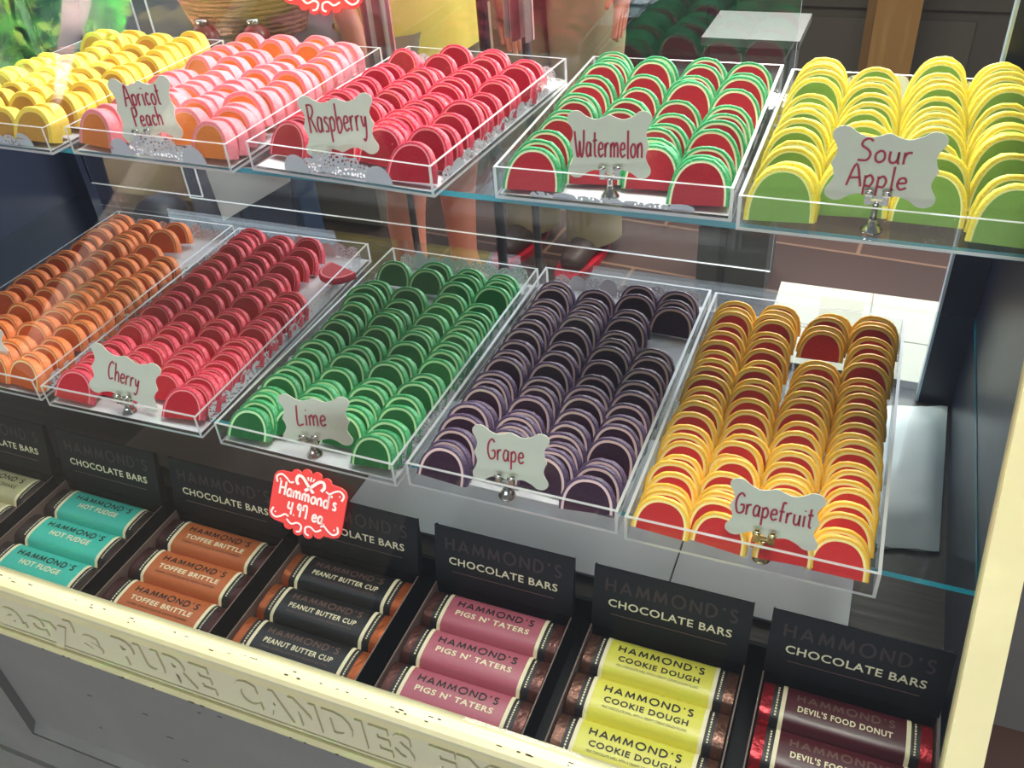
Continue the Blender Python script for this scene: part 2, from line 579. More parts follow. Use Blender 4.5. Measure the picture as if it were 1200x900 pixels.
# ------------------------------------------------------------------ setting: floor and back wall
ZF = -0.80
fl = MB()
fl.box(-8, 6, -6, 7, ZF - 0.05, ZF)
M_FLOOR = bpy.data.materials.new('floor_tiles')
M_FLOOR.use_nodes = True
nt = M_FLOOR.node_tree
b = nt.nodes['Principled BSDF']
b.inputs['Roughness'].default_value = 0.45
tc = nt.nodes.new('ShaderNodeTexCoord')
mp = nt.nodes.new('ShaderNodeMapping')
mp.inputs['Rotation'].default_value = (0, 0, radians(4))
br = nt.nodes.new('ShaderNodeTexBrick')
br.inputs['Scale'].default_value = 1.0
br.inputs['Brick Width'].default_value = 0.62
br.inputs['Row Height'].default_value = 0.30
br.inputs['Mortar Size'].default_value = 0.006
br.inputs['Color1'].default_value = lin(84, 62, 56)
br.inputs['Color2'].default_value = lin(66, 50, 48)
br.inputs['Mortar'].default_value = lin(126, 98, 82)
nt.links.new(tc.outputs['Object'], mp.inputs['Vector'])
nt.links.new(mp.outputs[0], br.inputs['Vector'])
nt.links.new(br.outputs['Color'], b.inputs['Base Color'])
tag(fl.build('floor', M_FLOOR), kind='structure')
wl = MB()
wl.box(-8, 6, 4.6, 4.7, ZF, 2.2)
tag(wl.build('wall_back', mat('dark_back_wall', lin(70, 66, 64), 0.7)), kind='structure')

# unseen wall added to block bounce from the street, window open to the tree
wl = MB()
WX, WY0, WY1, WZ0, WZ1 = -2.95, -2.05, -0.25, 0.75, 3.1
wl.box(WX - 0.12, WX, -6, WY0, ZF, 3.4)
wl.box(WX - 0.12, WX, WY1, 0.5, ZF, 3.4)
wl.box(WX - 0.12, WX, WY0, WY1, ZF, WZ0)
wl.box(WX - 0.12, WX, WY0, WY1, WZ1, 3.4)
tag(wl.build('blocker_wall_left', mat('blocker_wall_paint', lin(150, 142, 128), 0.7)), kind='structure')
wl = MB()
for a_, b_ in ((WY0, WY0 + 0.05), (WY1 - 0.05, WY1)):
    wl.box(WX - 0.08, WX + 0.02, a_, b_, WZ0, WZ1)
wl.box(WX - 0.08, WX + 0.06, WY0 - 0.04, WY1 + 0.04, WZ0 - 0.03, WZ0 + 0.03)
wl.box(WX - 0.08, WX + 0.02, WY0, WY1, WZ1 - 0.05, WZ1)
tag(wl.build('window_1', mat('window_frame_paint', lin(214, 208, 190), 0.5)), kind='structure')

# ------------------------------------------------------------------ display case
XL, XR = -1.12, 0.30
YB = 0.484
ZD = -0.14
case = thing('display_case', 'cream and navy sweet-shop display case with sloping glass front and embossed band', 'display case', T(0, 0, ZF))


def part(mb, name, mats, label=None, parent=None):
    o = mb.build(name, mats)
    o.parent = parent or case
    o.matrix_parent_inverse = (parent or case).matrix_world.inverted()
    if label:
        o['label'] = label
    return o


bpy.context.view_layer.update()


def gy(z):
    return GY + GK * (z - GZ)


ZT = 0.62
# end walls follow the slope of the glass
for nm, xa, xb in (('end_wall', XR, XR + 0.012), ('end_wall', XL - 0.012, XL)):
    mb = MB()
    pts = [(gy(-0.13) + 0.012, -0.145), (gy(ZT) + 0.012, ZT), (YB + 0.02, ZT), (YB + 0.02, -0.145)]
    M = Matrix(((0, 0, 1, 0), (1, 0, 0, 0), (0, 1, 0, 0), (0, 0, 0, 1)))
    mb.prism(pts, xa, xb, 0, M)
    part(mb, nm, M_NAVY, 'navy painted end wall')
# sloping cream post in front of each end wall
for xa, xb in ((0.283, 0.309), (XL - 0.014, XL + 0.012)):
    mb = MB()
    n = 10
    pr, vs = [], []
    for i in range(n + 1):
        z = -0.118 + (ZT + 0.118) * i / n
        y = gy(z)
        vs += [(xa, y - 0.010, z), (xb, y - 0.010, z), (xb, y + 0.014, z + 0.0), (xa, y + 0.014, z + 0.0)]
    fs = []
    for i in range(n):
        for k in range(4):
            fs.append((4 * i + k, 4 * i + (k + 1) % 4, 4 * i + 4 + (k + 1) % 4, 4 * i + 4 + k))
    fs += [(0, 3, 2, 1), (4 * n, 4 * n + 1, 4 * n + 2, 4 * n + 3)]
    mb.add(vs, fs)
    part(mb, 'corner_post', M_CREAM, 'sloping cream corner post')
# back jamb
mb = MB()
mb.box(0.2605, XR, YB, YB + 0.018, ZD, ZT)
part(mb, 'back_jamb', M_NAVY, 'navy back jamb')
mb = MB()
mb.box(0.2575, 0.2605, YB - 0.003, YB + 0.018, ZD, ZT)
part(mb, 'jamb_strip', mat('pale_metal_strip', lin(196, 214, 232), 0.3, metal=0.1), 'pale metal strip down the jamb')
mb = MB()
mb.box(XL, XL + 0.03, YB, YB + 0.018, ZD, ZT)
part(mb, 'back_jamb', M_NAVY, 'navy back jamb')
# decks: deep well in front for the chocolate boxes, raised deck behind
mb = MB()
mb.box(XL - 0.012, XR + 0.012, 0.035, YB + 0.02, ZD - 0.02, ZD)
part(mb, 'deck', M_DECK, 'dark wooden deck under the glass shelf')
mb = MB()
mb.box(XL - 0.012, XR + 0.012, -0.168, 0.035, -0.182, -0.170)
mb.box(XL - 0.012, XR + 0.012, 0.030, 0.035, -0.170, ZD)
part(mb, 'front_well', M_BLACKCARD, 'black lined well for the chocolate boxes')
# front ledge, embossed band, bead, lower panel
XA, XB = XL - 0.02, XR + 0.02
mb = MB()
prof = [(-0.149, -0.150), (-0.149, -0.122), (-0.152, -0.1195), (-0.166, -0.1195), (-0.172, -0.122), (-0.1745, -0.127), (-0.1715, -0.131), (-0.1705, -0.150)]
Mx = Matrix(((0, 0, 1, 0), (1, 0, 0, 0), (0, 1, 0, 0), (0, 0, 0, 1)))
mb.prism(prof, XA, XB, 0, Mx)
rc = random.Random(3)
for _ in range(46):
    x = rc.uniform(-0.75, 0.1)
    y = rc.choice([-0.1650, -0.1675, -0.162])
    w = rc.uniform(0.0015, 0.006)
    mb.box(x, x + w, y, y + rc.uniform(0.0006, 0.0014), -0.1196, -0.1193, 1)
part(mb, 'ledge', [M_CREAM, M_CHIP], 'worn cream ledge along the front')
mb = MB()
mb.box(XA, XB, -0.170, -0.149, -0.222, -0.131)
mb.box(XA, XB, -0.1716, -0.170, -0.1375, -0.131)
mb.box(XA, XB, -0.1716, -0.170, -0.2125, -0.209)
band = part(mb, 'embossed_band', M_BAND, 'cream band embossed with large letters')


def embossed(s, x0, z0, width, height, bold, d=0.0022):
    vs, fs, w = text_mesh(s, bold)
    mbt = MB()
    sx, sz = width / w, height / 0.70
    n = len(vs)
    cxm = sum(v[0] for v in vs) / n
    front = [(x0 + x * sx, -0.170 - d, z0 + y * sz) for x, y in vs]
    back = [(x0 + x * sx, -0.1699, z0 + y * sz) for x, y in vs]
    mbt.add(front + back, fs)
    # walls round the outline
    cnt = {}
    for f in fs:
        for i in range(len(f)):
            e = (f[i], f[(i + 1) % len(f)])
            k = tuple(sorted(e))
            cnt[k] = None if k in cnt else e
    for e in cnt.values():
        if e:
            mbt.add([front[e[0]], front[e[1]], back[e[1]], back[e[0]]], [(0, 1, 2, 3)])
    o = part(mbt, 'embossed_lettering', M_BAND, parent=band)
    bv = o.modifiers.new('bevel', 'BEVEL')
    bv.width = 0.0011
    bv.segments = 2
    bv.limit_method = 'ANGLE'
    return o


def band_x(u, v):
    return on_y(u, v, -0.1725)


# positions along the band read off the photograph
for s, (ua, va), (ub, vb), h in (("acy's", (-6, 703), (108, 742), 0.042), ('PURE', (133, 755), (243, 790), 0.044), ('CANDIES', (268, 795), (480, 868), 0.044), ('EXC', (503, 880), (640, 925), 0.044)):
    a, c = band_x(ua, va), band_x(ub, vb)
    embossed(s, a.x, -0.197, c.x - a.x, h, 0.042)
mb = MB()
mb.prism([(-0.149, -0.2255), (-0.149, -0.2135), (-0.1745, -0.2135), (-0.1775, -0.2165), (-0.1775, -0.2205), (-0.174, -0.2255)], XA, XB, 0, Mx)
for _ in range(26):
    x = rc.uniform(-0.75, 0.0)
    mb.box(x, x + rc.uniform(0.001, 0.006), -0.1779, -0.1773, -0.2212, -0.2195, 1)
part(mb, 'bead_molding', [M_CREAM, M_CHIP], 'cream bead molding under the band')
mb = MB()
XS = band_x(30, 852).x
ZR = on_y(30, 852, -0.165).z
mb.box(XA, XB, -0.158, -0.149, ZF, -0.2255)                       # recessed field
mb.box(XA, XS, -0.170, -0.158, ZF + 0.05, -0.2255)                # stile
mb.box(XS, XB, -0.170, -0.158, ZR - 0.085, ZR)                    # bottom rail
mb.prism([(-0.158, ZR), (-0.158, ZR + 0.014), (-0.168, ZR)], XS, XB, 0, Mx)
mb.box(XA, XB, -0.176, -0.149, ZF, ZR - 0.085)                    # plinth
for _ in range(14):
    x, z = rc.uniform(-0.7, -0.2), rc.uniform(-0.45, -0.235)
    mb.box(x, x + rc.uniform(0.004, 0.014), -0.1583, -0.1578, z, z + 0.0014, 1)
part(mb, 'front_panel', [M_GREYP, M_CHIP], 'grey painted lower front panel')
mb = MB()
mb.box(XL - 0.012, XL, -0.15, YB + 0.02, ZF, ZD - 0.02)
mb.box(XR, XR + 0.012, -0.15, YB + 0.02, ZF, ZD - 0.02)
mb.box(XL, XR, YB + 0.008, YB + 0.02, ZF, ZD - 0.02)
part(mb, 'lower_carcass', M_GREYP)
# glass
mb = MB()
t = 0.004
vs = []
for x in (XL, 0.284):
    for z in (-0.117, ZT):
        vs += [(x, gy(z), z), (x, gy(z) + t, z)]
mb.add(vs, [(0, 2, 6, 4), (1, 5, 7, 3)], 0)
mb.add(vs, [(0, 4, 5, 1), (2, 3, 7, 6), (0, 1, 3, 2), (4, 6, 7, 5)], 0)
part(mb, 'front_glass', [M_GLASS, M_SHELF_E], 'clear sloping front glass')


def glass_slab(name, x0, x1, y0, y1, z0, z1, label):
    m = MB()
    m.box(x0, x1, y0, y1, z0, z1, faces_mi=[0, 1, 1, 0, 0, 0])
    return part(m, name, [M_SHELF, M_SHELF_E], label)


glass_slab('glass_shelf', XL + 0.001, XR - 0.001, 0.0350, YB - 0.004, -0.0062, -0.0002, 'lower clear glass shelf with teal edge')
ZU = 0.2552
glass_slab('glass_shelf', XL + 0.001, XR - 0.001, 0.1555, YB - 0.004, ZU - 0.0062, ZU - 0.0002, 'upper clear glass shelf with teal edge')
# sliding glass doors at the back
xa = on_y(225, 230, YB + 0.01).x
xb = on_y(937, 30, YB + 0.01).x
for x0, x1, yy in ((xa, xb, YB + 0.004), (XL + 0.03, xa + 0.02, YB + 0.011)):
    m = MB()
    m.box(x0, x1, yy, yy + 0.004, 0.02, ZT, faces_mi=[1, 1, 0, 0, 1, 1])
    part(m, 'sliding_door', [M_GLASS, M_ACR_E], 'clear glass sliding door')
bpy.context.view_layer.update()

# ------------------------------------------------------------------ trays
W0, DM, HM = 0.2200, 0.4065, 0.0294
WU, DU, HU = 0.2204, 0.3268, 0.0313
TRAYS = {   # flavour: (x, y, z, yaw, width, depth, height)
    'orange': (-0.9388, -0.0032, 0, 0.0177, W0, DM, HM),
    'cherry': (-0.7030, -0.0040, 0, 0.0258, W0, DM, HM),
    'lime': (-0.4576, -0.0001, 0, -0.0081, W0, DM, HM),
    'grape': (-0.2272, 0.0045, 0, -0.0028, W0, DM, HM),
    'grapefruit': (0.0, 0.0, 0, 0.0023, W0, DM, HM),
    'lemon': (-0.9275, 0.1374, ZU, -0.0124, WU, DU, HU),
    'apricot': (-0.6845, 0.1431, ZU, -0.0144, WU, DU, HU),
    'raspberry': (-0.4480, 0.1521, ZU, -0.0664, WU, DU, HU),
    'watermelon': (-0.1708, 0.1506, ZU, 0.0213, WU, DU, HU),
    'apple': (0.0554, 0.1424, ZU, 0.0073, 0.243, DU, HU),
}
TRAY_LABEL = {
    'orange': 'clear acrylic tray full of orange slices at the end of the lower shelf',
    'cherry': 'clear acrylic tray full of red cherry slices on the lower shelf',
    'lime': 'clear acrylic tray full of dark green lime slices',
    'grape': 'clear acrylic tray full of dark purple grape slices',
    'grapefruit': 'clear acrylic tray full of yellow-rimmed red grapefruit slices',
    'lemon': 'clear acrylic tray full of yellow lemon slices, mostly behind the reflection',
    'apricot': 'clear acrylic tray full of pink and orange apricot peach slices',
    'raspberry': 'clear acrylic tray full of crimson raspberry slices on the upper shelf',
    'watermelon': 'clear acrylic tray full of green-rimmed red watermelon slices',
    'apple': 'clear acrylic tray full of yellow-rimmed green sour apple slices',
}
TW = 0.003
TM = {}
for k, (x, y, z, yaw, w, d, h) in TRAYS.items():
    M = T(x, y, z) @ RZ(yaw)
    TM[k] = M
    mb = MB()
    t = TW
    mb.box(0, w, 0, d, 0, t, faces_mi=[1, 1, 1, 1, 0, 0])
    mb.box(0, t, 0, d, t, h, faces_mi=[0, 0, 1, 1, 0, 1])
    mb.box(w - t, w, 0, d, t, h, faces_mi=[0, 0, 1, 1, 0, 1])
    mb.box(t, w - t, 0, t, t, h, faces_mi=[0, 0, 0, 0, 0, 1])
    mb.box(t, w - t, d - t, d, t, h, faces_mi=[0, 0, 0, 0, 0, 1])
    o = mb.build('acrylic_tray', [M_ACR, M_ACR_E], M=M)
    tag(o, TRAY_LABEL[k], 'tray', 'clear candy trays')

# ------------------------------------------------------------------ doilies
def doily(k, sides, hgt=0.016, flap=None, y_from=0.0):
    x, y, z, yaw, w, d, h = TRAYS[k]
    mb = MB()
    e = TW + 0.0008
    zz = TW + 0.0004
    mb.box(e, w - e, e + y_from, d - e, zz, zz + 0.0004, 1)
    rr = random.Random(len(k) * 13)

    def lobes(p0, p1, inward, hg):
        p0, p1 = Vector((p0[0], p0[1], 0)), Vector((p1[0], p1[1], 0))
        L = (p1 - p0).length
        n = max(1, int(L / 0.021))
        u = (p1 - p0) / L
        for i in range(n):
            c = p0 + u * ((i + 0.5) * L / n)
            r = 0.0112
            hh = hg * rr.uniform(0.8, 1.12)
            lean = rr.uniform(0.0005, 0.0035)
            pts = []
            for q in range(9):
                a = pi * q / 8
                pts.append((cos(a) * r, max(0, sin(a)) * min(r, hh * 0.6)))
            vs, n9 = [], len(pts)
            base = hh - min(r, hh * 0.6)
            ring = [(r, 0)] + [(a, base + b) for a, b in pts] + [(-r, 0)]
            for side in (0, 0.0004):
                for a, b in ring:
                    p = c + u * a + Vector(inward) * (lean * (1 - b / hh) + side)
                    vs.append((p.x, p.y, zz + b))
            m = len(ring)
            mb.add(vs, [tuple(range(m)), tuple(range(m, 2 * m))[::-1]], 1 if rr.random() < 0.25 else 0)

    if 'r' in sides:
        lobes((w - e, e + 0.02), (w - e, d - e - 0.02), (-1, 0, 0), hgt)
    if 'l' in sides:
        lobes((e, e + 0.02), (e, d - e - 0.02), (1, 0, 0), hgt)
    if 'b' in sides:
        lobes((e + 0.01, d - e), (w - e - 0.01, d - e), (0, -1, 0), hgt * 1.3)
    if 'f' in sides:
        lobes((e + 0.03, e), (w - e - 0.03, e), (0, 1, 0), hgt)
    if flap:
        a0, a1, hg = flap
        cxm, rx = (a0 + a1) / 2 * w, (a1 - a0) / 2 * w
        ring = []
        for q in range(25):
            a = pi * q / 24
            s = 1 + 0.10 * cos(q / 24 * pi * 14)
            ring.append((cxm + cos(a) * rx * s, sin(a) ** 0.7 * hg * s))
        vs = []
        for side in (0, 0.0004):
            for a, bz in ring:
                vs.append((a, e + 0.001 + side + 0.004 * (1 - bz / hg), zz + bz))
        m = len(ring)
        mb.add(vs, [tuple(range(m)), tuple(range(m, 2 * m))[::-1]], 0)
        # two smooth scallops at either end of the flap
        for cc in (a0 * w - 0.010, a1 * w + 0.010):
            ring = [(cc + cos(pi * q / 10) * 0.016, sin(pi * q / 10) * hg * 0.72) for q in range(11)]
            vs = [(a, e + 0.0005 + sd, zz + bz) for sd in (0, 0.0004) for a, bz in ring]
            mb.add(vs, [tuple(range(11)), tuple(range(11, 22))[::-1]], 1)
    o = mb.build('paper_doily', [M_DOILY, M_DOILYP], M=TM[k])
    return tag(o, 'white lace paper doily lining the %s tray' % {'apple': 'sour apple', 'apricot': 'apricot peach'}.get(k, k), 'doily', 'paper doilies')


doily('orange', 'rlb')
doily('cherry', 'rb', 0.019)
doily('lime', 'lbr', 0.019)
doily('grape', 'lb', y_from=0.012)
doily('lemon', 'f')
doily('apricot', '', flap=(0.36, 0.72, 0.027))
doily('raspberry', 'rb', 0.015, flap=(0.30, 0.66, 0.026))
doily('watermelon', 'f', 0.006)
doily('apple', 'b', 0.022, y_from=0.05)

# ------------------------------------------------------------------ jelly slices
FLAV = {  # flesh, pith, rind, width, height, thickness, rind width, pith width, sugar
    'orange': (lin(214, 92, 30), lin(255, 214, 150), lin(240, 124, 40), 0.0545, 0.0340, 0.0115, 0.0030, 0.0018),
    'cherry': (lin(190, 10, 42), lin(252, 150, 150), lin(226, 40, 78), 0.0555, 0.0340, 0.0094, 0.0030, 0.0014),
    'lime': (lin(16, 106, 50), lin(196, 236, 176), lin(26, 150, 84), 0.0560, 0.0345, 0.0104, 0.0032, 0.0025),
    'grape': (lin(54, 22, 46), lin(232, 196, 194), lin(80, 56, 96), 0.0555, 0.0345, 0.0100, 0.0028, 0.0025),
    'grapefruit': (lin(206, 50, 50), lin(252, 228, 150), lin(246, 190, 44), 0.0550, 0.0340, 0.0086, 0.0032, 0.0022),
    'lemon': (lin(206, 150, 60), lin(246, 216, 116), lin(244, 208, 60), 0.0550, 0.0385, 0.0160, 0.0052, 0.0008),
    'apricot': (lin(236, 132, 56), lin(252, 176, 150), lin(246, 134, 146), 0.0555, 0.0395, 0.0160, 0.0050, 0.0008),
    'raspberry': (lin(166, 8, 40), lin(244, 138, 146), lin(220, 24, 70), 0.0555, 0.0390, 0.0098, 0.0030, 0.0016),
    'watermelon': (lin(178, 38, 50), lin(226, 230, 184), lin(34, 160, 92), 0.0570, 0.0395, 0.0096, 0.0030, 0.0019),
    'apple': (lin(128, 166, 74), lin(236, 232, 150), lin(240, 216, 56), 0.0610, 0.0475, 0.0092, 0.0036, 0.0013),
}
NAME = {'apple': 'sour_apple_slice', 'apricot': 'apricot_peach_slice'}
SEG = 20


def slice_meshes(k, variant):
    fle, pit, rin, w, h, th, rw, pw = FLAV[k]
    r = random.Random(hash((k, variant)) & 0xffff if False else sum(map(ord, k)) * 31 + variant)
    a = w / 2 * r.uniform(0.965, 1.0)
    hh = h * r.uniform(0.95, 1.04)
    skew = r.uniform(-0.05, 0.05)
    ex = r.uniform(0.74, 0.92)
    wob = [r.uniform(-1, 1) for _ in range(SEG + 1)]

    def outline(off, j=0.0):
        o = []
        for i in range(SEG + 1):
            t_ = pi * i / SEG
            x = (a - off) * math.copysign(abs(cos(t_)) ** 0.86, cos(t_)) if 0 < i < SEG else (a - off) * cos(t_)
            z = (hh - off) * sin(t_) ** ex if 0 < i < SEG else 0.0
            s = 1 + j * wob[i]
            o.append((x * s + skew * z, z * s))
        return o

    n = SEG + 1
    e = 0.0013
    # rind: rounded, sugared outside
    mb = MB()
    rings = [(outline(e * 0.9, 0.006), 0.0), (outline(0.0002, 0.010), e), (outline(0, 0.012), th * 0.5), (outline(0.0002, 0.010), th - e), (outline(e * 0.9, 0.006), th)]
    vs = [(x, y, z) for o, y in rings for x, z in o]
    fs = [(i * n + q, (i + 1) * n + q, (i + 1) * n + q + 1, i * n + q + 1) for i in range(len(rings) - 1) for q in range(n - 1)]
    mb.add(vs, fs, 0, True)
    inner = outline(rw)
    for y, o in ((0.0, rings[0][0]), (th, rings[-1][0])):
        v2 = [(x, y, z) for x, z in o] + [(x, y, z) for x, z in inner]
        f2 = [(q, q + 1, n + q + 1, n + q) for q in range(n - 1)]
        if y:
            f2 = [f[::-1] for f in f2]
        mb.add(v2, f2)
    for q0, s in ((0, 1), (n - 1, -1)):
        pts = [(o[q0][0], y, 0) for o, y in rings] + [(inner[q0][0], th, 0), (inner[q0][0], 0, 0)]
        mb.add(pts, [tuple(range(len(pts)))])
    rind = mb.mesh('rind', MATS_SL[k][2])
    # pith: thin pale line
    mb = MB()
    o1, o2 = outline(rw), outline(rw + pw)
    for y in (0.0, th):
        v2 = [(x, y, z) for x, z in o1] + [(x, y, z) for x, z in o2]
        f2 = [(q, q + 1, n + q + 1, n + q) for q in range(n - 1)]
        if y:
            f2 = [f[::-1] for f in f2]
        mb.add(v2, f2)
    for q0 in (0, n - 1):
        mb.add([(o1[q0][0], 0, 0), (o1[q0][0], th, 0), (o2[q0][0], th, 0), (o2[q0][0], 0, 0)], [(0, 1, 2, 3)])
    pith = mb.mesh('pith', MATS_SL[k][1])
    # flesh
    mb = MB()
    v2 = [(x, 0, z) for x, z in o2]
    mb.add(v2, [tuple(range(n))[::-1]])
    mb.add([(x, th, z) for x, z in o2], [tuple(range(n))])
    mb.add([(o2[0][0], 0, 0), (o2[0][0], th, 0), (o2[-1][0], th, 0), (o2[-1][0], 0, 0)], [(0, 1, 2, 3)])
    flesh = mb.mesh('flesh', MATS_SL[k][0])
    return flesh, pith, rind


MATS_SL = {}
for k, v in FLAV.items():
    sugar = 0.55 if k in ('grape', 'apple', 'watermelon') else 0.35
    fr = 0.05 if k == 'grape' else 0.10
    frost = tuple(min(1, c * 0.9 + fr) for c in v[2][:3]) + (1,)
    MATS_SL[k] = (
        mat(k + '_flesh', v[0], 0.30, bump=0.22, bscale=380, vary=0.10, sss=0.35, noise_col=tuple(min(1, c * 0.8 + 0.10) for c in v[0][:3]) + (1,), noise_scale=900, noise_amt=1.16 if k in ('grape', 'raspberry', 'watermelon') else 1.30),
        mat(k + '_pith', v[1], 0.5, bump=0.15, bscale=300, vary=0.05),
        mat(k + '_rind', v[2], 0.45, bump=sugar, bscale=650, vary=0.14, noise_col=frost, noise_scale=420, noise_amt=0.80, sss=0.25),
    )
SLICES = {k: [slice_meshes(k, i) for i in range(5)] for k in FLAV}
for k in FLAV:
    for part3 in SLICES[k]:
        for me in part3:
            me['flavour'] = k

ORD = ['front', 'second', 'third', 'fourth', 'fifth', 'sixth', 'seventh', 'eighth', 'ninth', 'tenth', 'eleventh', 'twelfth', 'thirteenth', 'fourteenth', 'fifteenth',
       'sixteenth', 'seventeenth', 'eighteenth', 'nineteenth', 'twentieth', 'twenty-first', 'twenty-second', 'twenty-third', 'twenty-fourth', 'twenty-fifth', 'twenty-sixth']
LOOK = {
    'orange': 'orange jelly slice', 'cherry': 'red cherry jelly slice', 'lime': 'green lime jelly slice', 'grape': 'purple grape jelly slice',
    'grapefruit': 'grapefruit jelly slice', 'lemon': 'yellow lemon jelly slice', 'apricot': 'apricot peach jelly slice', 'raspberry': 'raspberry jelly slice',
    'watermelon': 'watermelon jelly slice', 'apple': 'sour apple jelly slice'}
BESIDE = {'orange': ('cherry', True), 'cherry': ('lime', True), 'lime': ('cherry', False), 'grape': ('lime', False), 'grapefruit': ('grape', False), 'lemon': ('apricot', True),
          'apricot': ('raspberry', True), 'raspberry': ('apricot', False), 'watermelon': ('raspberry', False), 'apple': ('watermelon', False)}


def make_slice(k, M, label, rnd):
    root = thing(NAME.get(k, k + '_slice'), label, 'candy', M, '%s jelly slices in their tray' % LOOK[k].replace(' jelly slice', ''))
    for me, nm in zip(SLICES[k][rnd.randrange(5)], ('flesh', 'pith', 'rind')):
        o = bpy.data.objects.new(nm, me)
        COL.objects.link(o)
        o.parent = root
    return root


def zm(x0, y0, s, pts):
    return [(x0 + p[0] * s, y0 + p[1] * s) for p in pts]


def pz(zoom, *pts):
    x0, y0, s = zoom
    return zm(x0, y0, s, pts)


zA, zB = (800, 340, .21667), (730, 500, .26667)
zC, zD = (560, 315, .225), (480, 440, .25)
zE, zF_ = (360, 290, .225), (255, 390, .25)
zG, zH = (180, 255, .21667), (50, 360, .21667)
zI, zJ = (80, 240, .16667), (0, 330, .15548)
zK, zL = (860, 50, .28333), (860, 150, .28333)
zM, zN = (580, 40, .275), (580, 130, .275)
zO, zP = (380, 40, .24167), (290, 100, .23333)
zQ, zR = (190, 20, .21667), (70, 90, .21667)
zS, zT = (60, 20, .175), (0, 50, .15)

